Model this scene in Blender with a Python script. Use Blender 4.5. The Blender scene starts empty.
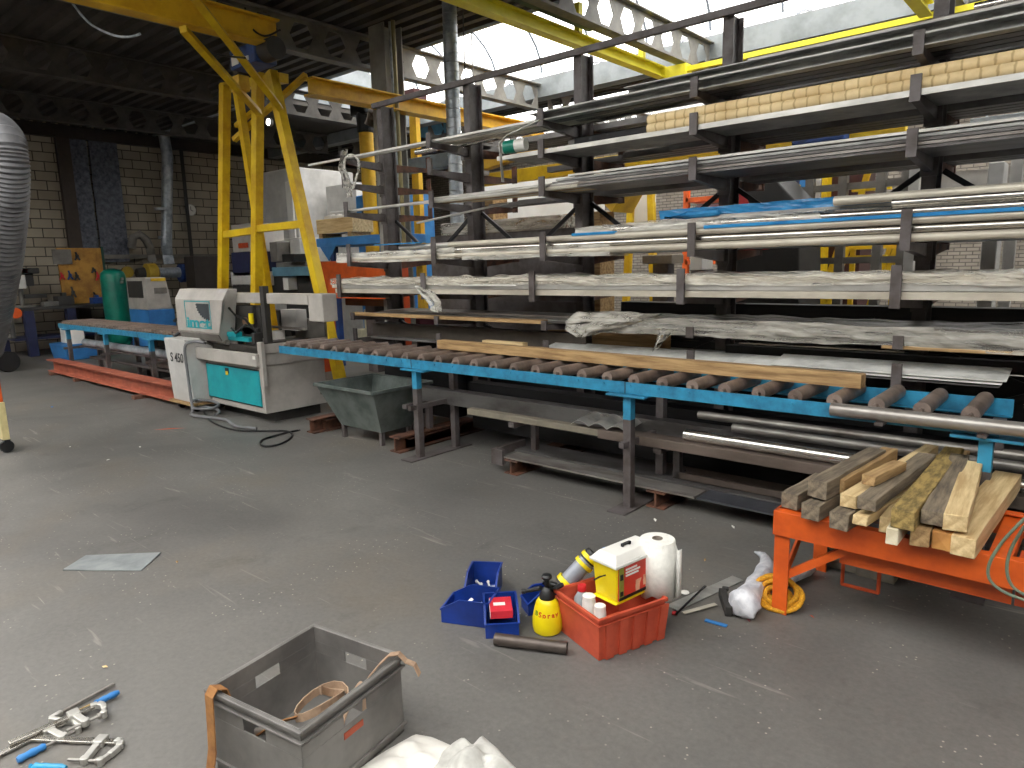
import bpy, bmesh, math, random
from mathutils import Vector, Matrix, Euler
random.seed(7)
PI = math.pi
R = math.radians
SC = bpy.context.scene
COL = SC.collection
HC = 1.70          # eye height of the camera
FPX = 695.0

# ------------------------------------------------------------------ camera
def cam_axes():
    a = Vector((-300-512, -(285-384), -FPX)).normalized()
    d = Vector((590-512, -(4300-384), -FPX)).normalized()
    X = -a
    Z = -d
    Z = (Z - X*X.dot(Z)).normalized()
    Y = Z.cross(X)
    return X, Y, Z          # world axes seen in camera coordinates
AX, AY, AZ = cam_axes()
M3 = Matrix((AX, AY, AZ))  # camera -> world
cd = bpy.data.cameras.new('camera')
cam = bpy.data.objects.new('camera', cd)
COL.objects.link(cam)
cam.matrix_world = Matrix.Translation((0, 0, HC)) @ M3.to_4x4()
cd.sensor_width = 36.0
cd.lens = FPX/1024*36.0
cd.clip_end = 200
SC.camera = cam

def at(x, y, X=None, Y=None, Z=None):
    """a point of the photograph set on a plane of the place (x, y or z known)"""
    r = M3 @ Vector((x-512, -(y-384), -FPX))
    if X is not None: t = X/r.x
    elif Y is not None: t = Y/r.y
    else: t = (Z-HC)/r.z
    return Vector((0, 0, HC)) + r*t

# ------------------------------------------------------------------ materials
def lin(c):
    return tuple((v/255/12.92 if v/255 <= .04045 else ((v/255+.055)/1.055)**2.4) for v in c) + (1,)
MC = {}
def mat(name, rgb, rough=.6, metal=0., var=.25, scale=6., rgb2=None, bump=0., stretch=None, detail=4, spec=None, alpha=None, trans=None):
    if name in MC: return MC[name]
    m = bpy.data.materials.new(name); m.use_nodes = True
    nt = m.node_tree; N = nt.nodes; L = nt.links
    b = N['Principled BSDF']
    b.inputs['Roughness'].default_value = rough
    b.inputs['Metallic'].default_value = metal
    if spec is not None: b.inputs['Specular IOR Level'].default_value = spec
    c1 = lin(rgb)
    c2 = lin(rgb2) if rgb2 else tuple(v*(1-var) for v in c1[:3]) + (1,)
    tc = N.new('ShaderNodeTexCoord'); mp = N.new('ShaderNodeMapping')
    L.new(tc.outputs['Object'], mp.inputs['Vector'])
    if stretch: mp.inputs['Scale'].default_value = stretch
    nz = N.new('ShaderNodeTexNoise'); nz.inputs['Scale'].default_value = scale; nz.inputs['Detail'].default_value = detail
    nz.inputs['Roughness'].default_value = .65
    L.new(mp.outputs['Vector'], nz.inputs['Vector'])
    cr = N.new('ShaderNodeValToRGB')
    cr.color_ramp.elements[0].position = .36; cr.color_ramp.elements[1].position = .62
    cr.color_ramp.elements[0].color = c2; cr.color_ramp.elements[1].color = c1
    L.new(nz.outputs['Fac'], cr.inputs['Fac']); L.new(cr.outputs['Color'], b.inputs['Base Color'])
    if bump:
        bp = N.new('ShaderNodeBump'); bp.inputs['Strength'].default_value = bump; bp.inputs['Distance'].default_value = .02
        L.new(nz.outputs['Fac'], bp.inputs['Height']); L.new(bp.outputs['Normal'], b.inputs['Normal'])
    if alpha is not None:
        b.inputs['Alpha'].default_value = alpha
    if trans is not None:
        b.inputs['Transmission Weight'].default_value = trans
    MC[name] = m
    return m

def emis(name, rgb, s):
    if name in MC: return MC[name]
    m = bpy.data.materials.new(name); m.use_nodes = True
    b = m.node_tree.nodes['Principled BSDF']
    b.inputs['Base Color'].default_value = lin(rgb)
    b.inputs['Emission Color'].default_value = lin(rgb); b.inputs['Emission Strength'].default_value = s
    MC[name] = m
    return m

rack_steel = mat('rack steel', (98, 92, 92), .5, .1, rgb2=(70, 62, 58), scale=5, bump=.05)
rust = mat('rusty steel', (112, 74, 56), .7, .2, rgb2=(66, 48, 42), scale=9, bump=.08)
primer = mat('red primer', (182, 104, 80), .6, .0, rgb2=(150, 80, 60), scale=3)
bare = mat('bare steel', (164, 160, 154), .38, .6, rgb2=(122, 114, 108), scale=7, stretch=(.35, 1, 1))
dark_bar = mat('dark mill steel', (118, 116, 114), .4, .45, rgb2=(80, 76, 74), scale=6, stretch=(.3, 1, 1))
black_bar = mat('black steel', (46, 46, 48), .45, .5, rgb2=(32, 30, 30), scale=6, stretch=(.3, 1, 1))
stainless = mat('stainless', (214, 210, 202), .25, .95, rgb2=(176, 172, 164), scale=5, stretch=(.25, 1, 1))
alu = mat('aluminium', (206, 204, 198), .42, .7, rgb2=(170, 168, 162), scale=8, stretch=(.3, 1, 1))
offwhite_tube = mat('pale wrapped tube', (205, 198, 182), .42, .25, rgb2=(166, 158, 144), scale=6, stretch=(.3, 1, 1))
sheet_steel = mat('sheet steel', (168, 168, 164), .5, .45, rgb2=(128, 128, 126), scale=4, bump=.03)
mint = mat('mint film', (176, 212, 200), .4, .1, rgb2=(140, 176, 168), scale=3)
blue_film = mat('blue film', (52, 140, 196), .25, .0, rgb2=(36, 112, 168), scale=9, stretch=(.5, 1, 1), bump=.3)
blue_rail = mat('blue paint', (48, 140, 178), .45, .0, rgb2=(38, 108, 140), scale=8, bump=.05)
blue_deep = mat('deep blue paint', (36, 72, 140), .5, .0, rgb2=(26, 50, 100), scale=4)
blue_bright = mat('bright blue paint', (58, 132, 200), .5, .0, rgb2=(44, 106, 168), scale=2)
yellow = mat('yellow paint', (226, 192, 20), .5, .0, rgb2=(196, 154, 12), scale=3)
yellow_lt = mat('light yellow paint', (236, 226, 60), .5, .0, rgb2=(222, 208, 40), scale=2)
orange = mat('orange paint', (220, 94, 24), .5, .0, rgb2=(186, 74, 20), scale=4)
orange_dk = mat('dull orange paint', (200, 78, 30), .55, .0, rgb2=(160, 60, 26), scale=4)
wood = mat('pale wood', (222, 198, 150), .75, .0, rgb2=(184, 154, 108), scale=5, stretch=(.5, 6, 6), bump=.12)
wood_b = mat('brown wood', (182, 150, 104), .75, .0, rgb2=(132, 102, 66), scale=5, stretch=(.5, 6, 6), bump=.12)
wood_g = mat('grey weathered wood', (136, 122, 102), .85, .0, rgb2=(88, 78, 66), scale=6, stretch=(.6, 6, 6), bump=.2)
wood_y = mat('yellow mossy wood', (168, 142, 84), .85, .0, rgb2=(104, 88, 50), scale=9, stretch=(1, 4, 4), bump=.25)
roller_m = mat('roller rubber steel', (142, 126, 116), .45, .2, rgb2=(108, 94, 86), scale=6)
grey_mach = mat('machine grey paint', (182, 177, 170), .45, .0, rgb2=(162, 157, 150), scale=3)
grey_lt = mat('light grey paint', (204, 202, 198), .45, .0, rgb2=(184, 182, 178), scale=3)
grey_mid = mat('mid grey paint', (120, 116, 110), .5, .0, rgb2=(96, 92, 86), scale=3)
teal = mat('teal paint', (22, 160, 168), .42, .0, rgb2=(16, 138, 148), scale=3)
green = mat('green tank paint', (12, 130, 108), .35, .0, rgb2=(10, 104, 88), scale=3)
black = mat('black plastic', (26, 26, 27), .45, .0)
dark = mat('dark grey', (52, 50, 48), .6, .0)
white = mat('white plastic', (232, 230, 224), .4, .0, rgb2=(220, 217, 210), scale=2)
paperw = mat('white paper', (236, 234, 226), .8, .0, rgb2=(222, 220, 212), scale=30, bump=.15)
red = mat('red plastic', (200, 36, 40), .45, .0, rgb2=(176, 28, 32), scale=4)
bin_blue = mat('blue bin plastic', (26, 58, 142), .35, .0, rgb2=(20, 44, 112), scale=4)
crate_red = mat('orange red crate plastic', (196, 84, 58), .5, .0, rgb2=(172, 66, 44), scale=6)
crate_grey = mat('grey crate plastic', (124, 121, 117), .36, .05, rgb2=(98, 95, 92), scale=4, bump=.04)
tub_m = mat('galvanised tub', (124, 132, 128), .4, .4, rgb2=(88, 98, 94), scale=4)
strap_m = mat('tan webbing', (168, 118, 66), .8, .0, rgb2=(132, 88, 48), scale=14, bump=.1)
strap_p = mat('faded webbing', (176, 148, 122), .85, .0, rgb2=(146, 120, 98), scale=14, bump=.1)
yellow_pl = mat('yellow plastic', (236, 214, 20), .35, .0, rgb2=(222, 198, 14), scale=5)
rope_m = mat('yellow rope', (226, 164, 24), .7, .0, rgb2=(176, 116, 14), scale=90, bump=.4)
cloth = mat('dirty white cloth', (212, 210, 204), .85, .0, rgb2=(176, 174, 168), scale=7, bump=.1)
brown_paper = None
galv = mat('galvanised duct', (184, 190, 196), .4, .45, rgb2=(140, 148, 154), scale=7)
col_grey = mat('column grey', (104, 102, 98), .6, .1, rgb2=(82, 80, 76), scale=3)
beam_grey = mat('roof beam paint', (122, 119, 112), .6, .0, rgb2=(96, 93, 88), scale=3)
gutter_m = mat('gutter white', (128, 133, 135), .6, .0, rgb2=(104, 109, 110), scale=2, bump=.03)
navy = mat('navy paint', (38, 44, 78), .5, .0)
glass_dark = mat('dark glass', (40, 42, 42), .15, .0)

def brown_paper_mat():
    m = mat('ruled brown paper', (226, 204, 158), .75, .0, rgb2=(206, 180, 132), scale=4)
    nt = m.node_tree; N = nt.nodes; L = nt.links
    b = N['Principled BSDF']
    tc = N.new('ShaderNodeTexCoord')
    w = N.new('ShaderNodeTexWave'); w.wave_type = 'BANDS'; w.bands_direction = 'X'
    w.inputs['Scale'].default_value = 4.2; w.inputs['Distortion'].default_value = 1.0; w.inputs['Detail'].default_value = 2; w.inputs['Detail Scale'].default_value = 5
    L.new(tc.outputs['Object'], w.inputs['Vector'])
    cr = N.new('ShaderNodeValToRGB'); cr.color_ramp.elements[0].position = .005; cr.color_ramp.elements[1].position = .09
    cr.color_ramp.elements[0].color = (.66, .6, .52, 1); cr.color_ramp.elements[1].color = (1, 1, 1, 1)
    L.new(w.outputs['Fac'], cr.inputs['Fac'])
    mx = N.new('ShaderNodeMixRGB'); mx.blend_type = 'MULTIPLY'; mx.inputs[0].default_value = 1
    src = b.inputs['Base Color'].links[0].from_socket
    L.new(src, mx.inputs[1]); L.new(cr.outputs['Color'], mx.inputs[2]); L.new(mx.outputs[0], b.inputs['Base Color'])
    return m
brown_paper = brown_paper_mat()

def film_mat(name, rgb=(225, 222, 212), op=.55, rough=.22):
    m = bpy.data.materials.new(name); m.use_nodes = True
    nt = m.node_tree; N = nt.nodes; L = nt.links
    b = N['Principled BSDF']; b.inputs['Base Color'].default_value = lin(rgb); b.inputs['Roughness'].default_value = rough
    out = N['Material Output']
    tr = N.new('ShaderNodeBsdfTransparent'); mx = N.new('ShaderNodeMixShader')
    tc = N.new('ShaderNodeTexCoord'); nz = N.new('ShaderNodeTexNoise'); nz.inputs['Scale'].default_value = 9; nz.inputs['Detail'].default_value = 5
    mp = N.new('ShaderNodeMapping'); mp.inputs['Scale'].default_value = (.45, 2.6, 2.6)
    L.new(tc.outputs['Object'], mp.inputs['Vector']); L.new(mp.outputs['Vector'], nz.inputs['Vector'])
    mr = N.new('ShaderNodeMapRange'); mr.inputs['From Min'].default_value = .35; mr.inputs['From Max'].default_value = .65
    mr.inputs['To Min'].default_value = max(0, op-.3); mr.inputs['To Max'].default_value = min(1, op+.25)
    L.new(nz.outputs['Fac'], mr.inputs['Value']); L.new(mr.outputs['Result'], mx.inputs['Fac'])
    bp = N.new('ShaderNodeBump'); bp.inputs['Strength'].default_value = .8; bp.inputs['Distance'].default_value = .03
    L.new(nz.outputs['Fac'], bp.inputs['Height']); L.new(bp.outputs['Normal'], b.inputs['Normal'])
    L.new(tr.outputs[0], mx.inputs[1]); L.new(b.outputs[0], mx.inputs[2]); L.new(mx.outputs[0], out.inputs['Surface'])
    return m
film = film_mat('clear packing film', op=.5)
film_w = film_mat('milky packing film', (188, 184, 174), .52, .3)
film_e = film_mat('crumpled packing film', (214, 208, 194), .5, .25)

# ------------------------------------------------------------------ mesh builder
def frame_of(d):
    d = d.normalized()
    u = Vector((0, 0, 1)) if abs(d.z) < .9 else Vector((1, 0, 0))
    s = d.cross(u).normalized(); t = s.cross(d).normalized()
    return s, t
class MB:
    def __init__(s): s.v = []; s.f = []; s.m = []; s.g = []
    def add(s, vs, fs, mi=0):
        n = len(s.v); s.g.append((n, len(s.f))); s.v += [tuple(v) for v in vs]
        for f in fs: s.f.append(tuple(i+n for i in f)); s.m.append(mi)
        return s
    def box(s, x0, x1, y0, y1, z0, z1, mi=0, rot=None, piv=None):
        vs = [Vector((x, y, z)) for z in (z0, z1) for y in (y0, y1) for x in (x0, x1)]
        if rot is not None:
            p = Vector(piv) if piv is not None else Vector(((x0+x1)/2, (y0+y1)/2, (z0+z1)/2))
            rm = Euler(rot).to_matrix()
            vs = [rm @ (v-p) + p for v in vs]
        return s.add(vs, [(0, 2, 3, 1), (4, 5, 7, 6), (0, 1, 5, 4), (2, 6, 7, 3), (0, 4, 6, 2), (1, 3, 7, 5)], mi)
    def bar(s, p0, p1, w, h, mi=0, up=None):
        """rectangular bar between two points, w sideways, h along 'up'"""
        p0 = Vector(p0); p1 = Vector(p1); d = (p1-p0).normalized()
        u = Vector(up) if up is not None else (Vector((0, 0, 1)) if abs(d.z) < .95 else Vector((0, 1, 0)))
        sd = d.cross(u).normalized(); u = sd.cross(d).normalized()
        vs = []
        for p in (p0, p1):
            for a, b in ((-1, -1), (1, -1), (1, 1), (-1, 1)):
                vs.append(p + sd*a*w/2 + u*b*h/2)
        return s.add(vs, [(3, 2, 1, 0), (4, 5, 6, 7), (0, 1, 5, 4), (1, 2, 6, 5), (2, 3, 7, 6), (3, 0, 4, 7)], mi)
    def cyl(s, p0, p1, r, r1=None, n=14, mi=0, hollow=None):
        p0 = Vector(p0); p1 = Vector(p1); r1 = r if r1 is None else r1
        a, b = frame_of(p1-p0); vs = []
        for p, rr in ((p0, r), (p1, r1)):
            for i in range(n):
                t = 2*PI*i/n; vs.append(p + (a*math.cos(t)+b*math.sin(t))*rr)
        fs = [(i, (i+1) % n, n+(i+1) % n, n+i) for i in range(n)]
        if hollow is None:
            fs += [tuple(range(n-1, -1, -1)), tuple(range(n, 2*n))]
        else:
            k = hollow
            for p, rr in ((p0, r*k), (p1, r1*k)):
                for i in range(n):
                    t = 2*PI*i/n; vs.append(p + (a*math.cos(t)+b*math.sin(t))*rr)
            for i in range(n):
                j = (i+1) % n
                fs += [(2*n+j, 2*n+i, 3*n+i, 3*n+j), (j, i, 2*n+i, 2*n+j), (n+i, n+j, 3*n+j, 3*n+i)]
        return s.add(vs, fs, mi)
    def tube(s, pts, r, n=10, mi=0, closed=False, ry=None):
        """tube along a path; r number or list"""
        P = [Vector(p) for p in pts]; k = len(P); vs = []
        rr = r if isinstance(r, (list, tuple)) else [r]*k
        prev = None
        for i, p in enumerate(P):
            if closed: d = P[(i+1) % k]-P[i-1]
            else: d = P[min(i+1, k-1)]-P[max(i-1, 0)]
            d.normalize()
            if prev is None: a, b = frame_of(d)
            else:
                a = prev - d*prev.dot(d)
                a = a.normalized() if a.length > 1e-5 else frame_of(d)[0]
                b = d.cross(a).normalized()
            prev = a
            for j in range(n):
                t = 2*PI*j/n; vs.append(p + a*math.cos(t)*rr[i] + b*math.sin(t)*(ry if ry else rr[i]))
        fs = []
        for i in range(k if closed else k-1):
            i2 = (i+1) % k
            for j in range(n):
                j2 = (j+1) % n; fs.append((i*n+j, i*n+j2, i2*n+j2, i2*n+j))
        if not closed: fs += [tuple(range(n-1, -1, -1)), tuple(range((k-1)*n, k*n))]
        return s.add(vs, fs, mi)
    def lathe(s, prof, c=(0, 0, 0), n=20, mi=0, axis='z'):
        vs = []; k = len(prof)
        for r, z in prof:
            for i in range(n):
                t = 2*PI*i/n; x, y = r*math.cos(t), r*math.sin(t)
                v = (x, y, z) if axis == 'z' else ((z, x, y) if axis == 'x' else (x, z, y))
                vs.append((v[0]+c[0], v[1]+c[1], v[2]+c[2]))
        fs = []
        for a in range(k-1):
            for i in range(n):
                j = (i+1) % n; fs.append((a*n+i, a*n+j, (a+1)*n+j, (a+1)*n+i))
        fs += [tuple(range(n-1, -1, -1)), tuple(range((k-1)*n, k*n))]
        return s.add(vs, fs, mi)
    def prism(s, poly, o, u, w, depth, mi=0):
        """2D polygon in plane (u, w) at o, extruded by vector depth"""
        o = Vector(o); u = Vector(u); w = Vector(w); dv = Vector(depth); n = len(poly)
        a = [o+u*x+w*y for x, y in poly]
        vs = a + [p+dv for p in a]
        fs = [tuple(range(n-1, -1, -1)), tuple(range(n, 2*n))] + [(i, (i+1) % n, n+(i+1) % n, n+i) for i in range(n)]
        return s.add(vs, fs, mi)
    def ribbon(s, pts, wv, th=.003, mi=0):
        """flat strap along pts with width vector wv"""
        P = [Vector(p) for p in pts]; wv = Vector(wv); vs = []
        for i, p in enumerate(P):
            d = (P[min(i+1, len(P)-1)]-P[max(i-1, 0)]).normalized()
            nrm = d.cross(wv.normalized()).normalized()*th/2
            vs += [p-wv/2-nrm, p+wv/2-nrm, p+wv/2+nrm, p-wv/2+nrm]
        fs = []
        for i in range(len(P)-1):
            for j in range(4):
                k = (j+1) % 4; fs.append((i*4+j, i*4+k, i*4+4+k, i*4+4+j))
        fs += [(3, 2, 1, 0), tuple(len(vs)-4+i for i in range(4))]
        return s.add(vs, fs, mi)
    def each(s, name, mats, parent, **k):
        """every piece added becomes an object of its own"""
        g = s.g+[(len(s.v), len(s.f))]
        for (v0, f0), (v1, f1) in zip(g[:-1], g[1:]):
            q = MB(); q.v = s.v[v0:v1]; q.f = [tuple(i-v0 for i in f) for f in s.f[f0:f1]]; q.m = s.m[f0:f1]
            q.build(name, mats, parent, **k)
    def build(s, name, mats, parent=None, smooth=False, bev=0, world=False, label=None, fix=True, **k):
        me = bpy.data.meshes.new(name)
        off = Vector((0, 0, 0))
        if parent is not None and world:
            q = parent
            while q is not None: off = off + q.location; q = q.parent
        me.from_pydata([tuple(Vector(v)-off) for v in s.v], [], s.f)
        if not isinstance(mats, (list, tuple)): mats = [mats]
        for m in mats: me.materials.append(m)
        for p, mi in zip(me.polygons, s.m): p.material_index = mi
        if fix:
            bm = bmesh.new(); bm.from_mesh(me); bmesh.ops.recalc_face_normals(bm, faces=bm.faces); bm.to_mesh(me); bm.free()
        if smooth:
            for p in me.polygons: p.use_smooth = True
            try: me.set_sharp_from_angle(angle=R(38))
            except Exception: pass
        o = bpy.data.objects.new(name, me); COL.objects.link(o)
        if parent is not None: o.parent = parent
        if bev:
            b = o.modifiers.new('bevel', 'BEVEL'); b.width = bev; b.segments = 2; b.limit_method = 'ANGLE'; b.angle_limit = R(40)
        if label: o['label'] = label
        return o

def tag(o, label, cat, group=None, kind=None):
    if kind: o['kind'] = kind
    if label: o['label'] = label
    if cat: o['category'] = cat
    if group: o['group'] = group
    return o
def thing(name, label, cat, loc=(0, 0, 0), rotz=0, group=None):
    o = bpy.data.objects.new(name, None); COL.objects.link(o)
    o.empty_display_size = .1
    o.location = loc; o.rotation_euler = (0, 0, rotz)
    return tag(o, label, cat, group)
def solo(name, mb, m, label, cat, group=None, origin=None, **k):
    """a thing that is one mesh, its origin moved to its own place"""
    vs = [Vector(v) for v in mb.v]
    if origin is None:
        lo = Vector((min(v.x for v in vs), min(v.y for v in vs), min(v.z for v in vs)))
        hi = Vector((max(v.x for v in vs), max(v.y for v in vs), max(v.z for v in vs)))
        origin = Vector(((lo.x+hi.x)/2, (lo.y+hi.y)/2, lo.z))
    origin = Vector(origin)
    mb.v = [tuple(v-origin) for v in vs]
    o = mb.build(name, m, **k); o.location = origin
    return tag(o, label, cat, group)
def struct(name, mb, m, label=None, **k):
    o = mb.build(name, m, **k); o['kind'] = 'structure'
    if label: o['label'] = label
    return o
def cr(P, k=5):
    P = [Vector(p) for p in P]; Q = [P[0]]+P+[P[-1]]; out = []
    for i in range(1, len(Q)-2):
        a, b, c, d = Q[i-1], Q[i], Q[i+1], Q[i+2]
        for j in range(k):
            t = j/k
            out.append(.5*((2*b)+(c-a)*t+(2*a-5*b+4*c-d)*t*t+(3*b-a-3*c+d)*t**3))
    return out+[P[-1]]
def text(body, name, size, m, parent, loc, rot, label=None, ext=.001, bold=0., align='CENTER', sx=1.):
    cu = bpy.data.curves.new(name, 'FONT'); cu.body = body; cu.size = size; cu.extrude = ext; cu.offset = bold
    cu.align_x = align; cu.align_y = 'CENTER'; cu.materials.append(m)
    tmp = bpy.data.objects.new('tmp', cu); COL.objects.link(tmp); bpy.context.view_layer.update()
    me = bpy.data.meshes.new_from_object(tmp.evaluated_get(bpy.context.evaluated_depsgraph_get()))
    bpy.data.objects.remove(tmp); me.materials.clear(); me.materials.append(m)
    o = bpy.data.objects.new(name, me); COL.objects.link(o); o.parent = parent
    o.location = loc; o.rotation_euler = rot; o.scale = (sx, 1, 1)
    if label: o['label'] = label
    return o
def copy_tree(o, parent=None):
    c = o.copy(); COL.objects.link(c)
    if parent is not None: c.parent = parent
    for ch in [q for q in bpy.data.objects if q.parent == o]:
        copy_tree(ch, c)
    return c
def noise_sheet(nx, ny, fn):
    vs = [fn(i/(nx-1), j/(ny-1)) for j in range(ny) for i in range(nx)]
    fs = [(j*nx+i, j*nx+i+1, (j+1)*nx+i+1, (j+1)*nx+i) for j in range(ny-1) for i in range(nx-1)]
    return vs, fs
# ================================================================== THE HALL
from mathutils import noise as mnoise
WX, YB, XR, YF = -19.0, 17.0, 7.0, -6.0
DECK = 5.14
def floor_mat():
    m = bpy.data.materials.new('worn concrete'); m.use_nodes = True
    nt = m.node_tree; N = nt.nodes; L = nt.links; b = N['Principled BSDF']
    tc = N.new('ShaderNodeTexCoord')
    def nz(scale, det=6, rough=.6, dist=0):
        n = N.new('ShaderNodeTexNoise'); n.inputs['Scale'].default_value = scale; n.inputs['Detail'].default_value = det
        n.inputs['Roughness'].default_value = rough; n.inputs['Distortion'].default_value = dist
        L.new(tc.outputs['Object'], n.inputs['Vector']); return n
    def ramp(src, p0, p1, c0, c1):
        r = N.new('ShaderNodeValToRGB'); r.color_ramp.elements[0].position = p0; r.color_ramp.elements[1].position = p1
        r.color_ramp.elements[0].color = c0; r.color_ramp.elements[1].color = c1; L.new(src, r.inputs['Fac']); return r
    base = ramp(nz(.55, 8, .65, .4).outputs['Fac'], .3, .7, lin((84, 82, 79)), lin((114, 111.5, 107)))
    warm = ramp(nz(.8, 5).outputs['Fac'], .52, .75, (0, 0, 0, 1), (1, 1, 1, 1))
    m1 = N.new('ShaderNodeMixRGB'); m1.inputs[2].default_value = lin((114, 103, 86))
    mm = N.new('ShaderNodeMath'); mm.operation = 'MULTIPLY'; mm.inputs[1].default_value = .45
    L.new(warm.outputs[0], mm.inputs[0]); L.new(mm.outputs[0], m1.inputs[0]); L.new(base.outputs[0], m1.inputs[1])
    # dark stains
    st = ramp(nz(2.3, 6, .7, .6).outputs['Fac'], .58, .78, (1, 1, 1, 1), (.66, .65, .64, 1))
    m2 = N.new('ShaderNodeMixRGB'); m2.blend_type = 'MULTIPLY'; m2.inputs[0].default_value = 1
    L.new(m1.outputs[0], m2.inputs[1]); L.new(st.outputs[0], m2.inputs[2])
    fine = ramp(nz(38, 3, .7).outputs['Fac'], .3, .7, (.86, .86, .86, 1), (1.1, 1.1, 1.1, 1))
    m3 = N.new('ShaderNodeMixRGB'); m3.blend_type = 'MULTIPLY'; m3.inputs[0].default_value = 1
    L.new(m2.outputs[0], m3.inputs[1]); L.new(fine.outputs[0], m3.inputs[2])
    # pale chips and grit
    vo = N.new('ShaderNodeTexVoronoi'); vo.voronoi_dimensions = '2D'; vo.inputs['Scale'].default_value = 13; L.new(tc.outputs['Object'], vo.inputs['Vector'])
    ch = ramp(vo.outputs['Distance'], .035, .065, (1, 1, 1, 1), (0, 0, 0, 1))
    gate = ramp(nz(2.6, 4).outputs['Fac'], .52, .6, (0, 0, 0, 1), (1, 1, 1, 1))
    g2 = N.new('ShaderNodeMath'); g2.operation = 'MULTIPLY'; L.new(ch.outputs[0], g2.inputs[0]); L.new(gate.outputs[0], g2.inputs[1])
    g3 = N.new('ShaderNodeMath'); g3.operation = 'MULTIPLY'; g3.inputs[1].default_value = .75; L.new(g2.outputs[0], g3.inputs[0])
    m4 = N.new('ShaderNodeMixRGB'); m4.inputs[2].default_value = lin((190, 182, 166)); L.new(g3.outputs[0], m4.inputs[0]); L.new(m3.outputs[0], m4.inputs[1])
    # drag scratches
    mp = N.new('ShaderNodeMapping'); mp.inputs['Rotation'].default_value = (0, 0, .5); mp.inputs['Scale'].default_value = (.5, 7, 1)
    L.new(tc.outputs['Object'], mp.inputs['Vector'])
    sn = N.new('ShaderNodeTexNoise'); sn.inputs['Scale'].default_value = 2.2; sn.inputs['Detail'].default_value = 5; sn.inputs['Distortion'].default_value = 1.2
    L.new(mp.outputs[0], sn.inputs['Vector'])
    sr = ramp(sn.outputs['Fac'], .66, .74, (0, 0, 0, 1), (.35, .35, .35, 1))
    m5 = N.new('ShaderNodeMixRGB'); m5.inputs[2].default_value = lin((176, 170, 160)); L.new(sr.outputs[0], m5.inputs[0]); L.new(m4.outputs[0], m5.inputs[1])
    L.new(m5.outputs[0], b.inputs['Base Color'])
    b.inputs['Roughness'].default_value = .55
    bp = N.new('ShaderNodeBump'); bp.inputs['Strength'].default_value = .12; bp.inputs['Distance'].default_value = .01
    L.new(fine.outputs[0], bp.inputs['Height']); L.new(bp.outputs[0], b.inputs['Normal'])
    return m
def block_mat(name, ca, cb, mortar, bw, bh, axis, msz=.012):
    m = bpy.data.materials.new(name); m.use_nodes = True
    nt = m.node_tree; N = nt.nodes; L = nt.links; b = N['Principled BSDF']; b.inputs['Roughness'].default_value = .85
    tc = N.new('ShaderNodeTexCoord'); sp = N.new('ShaderNodeSeparateXYZ'); cb_ = N.new('ShaderNodeCombineXYZ')
    L.new(tc.outputs['Object'], sp.inputs[0]); L.new(sp.outputs[axis], cb_.inputs[0]); L.new(sp.outputs['Z'], cb_.inputs[1])
    br = N.new('ShaderNodeTexBrick'); br.inputs['Scale'].default_value = 1; br.inputs['Brick Width'].default_value = bw; br.inputs['Row Height'].default_value = bh
    br.inputs['Mortar Size'].default_value = msz; br.inputs['Color1'].default_value = lin(ca); br.inputs['Color2'].default_value = lin(cb); br.inputs['Mortar'].default_value = lin(mortar)
    br.inputs['Mortar Smooth'].default_value = .2
    L.new(cb_.outputs[0], br.inputs['Vector'])
    n = N.new('ShaderNodeTexNoise'); n.inputs['Scale'].default_value = .7; n.inputs['Detail'].default_value = 6; L.new(tc.outputs['Object'], n.inputs['Vector'])
    r = N.new('ShaderNodeValToRGB'); r.color_ramp.elements[0].position = .3; r.color_ramp.elements[1].position = .65
    r.color_ramp.elements[0].color = (.62, .6, .58, 1); r.color_ramp.elements[1].color = (1, 1, 1, 1); L.new(n.outputs['Fac'], r.inputs[0])
    mx = N.new('ShaderNodeMixRGB'); mx.blend_type = 'MULTIPLY'; mx.inputs[0].default_value = 1
    L.new(br.outputs['Color'], mx.inputs[1]); L.new(r.outputs[0], mx.inputs[2]); L.new(mx.outputs[0], b.inputs['Base Color'])
    bp = N.new('ShaderNodeBump'); bp.inputs['Strength'].default_value = .5; bp.inputs['Distance'].default_value = .01
    bp.invert = True
    L.new(br.outputs['Fac'], bp.inputs['Height']); L.new(bp.outputs[0], b.inputs['Normal'])
    return m
struct('floor', MB().box(WX-.3, XR+.3, YF-.3, YB+.3, -.2, 0), floor_mat())
block_wall = block_mat('grey concrete blocks', (180, 170, 152), (160, 151, 135), (72, 66, 58), .43, .215, 'Y')
brick_back = block_mat('grey brickwork', (150, 142, 130), (132, 124, 112), (90, 84, 78), .22, .075, 'X', .01)
plaster = mat('dull wall plaster', (120, 116, 110), .85, 0, scale=1)
struct('wall_left', MB().box(WX-.3, WX, YF, YB, 0, 5.6), block_wall)
struct('wall_back', MB().box(WX, XR, YB, YB+.3, 0, 5.6), brick_back)
struct('wall_right', MB().box(XR, XR+.3, YF, YB, 0, 5.6), plaster)
struct('wall_front', MB().box(WX, XR, YF-.3, YF, 0, 5.6), plaster)

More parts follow.
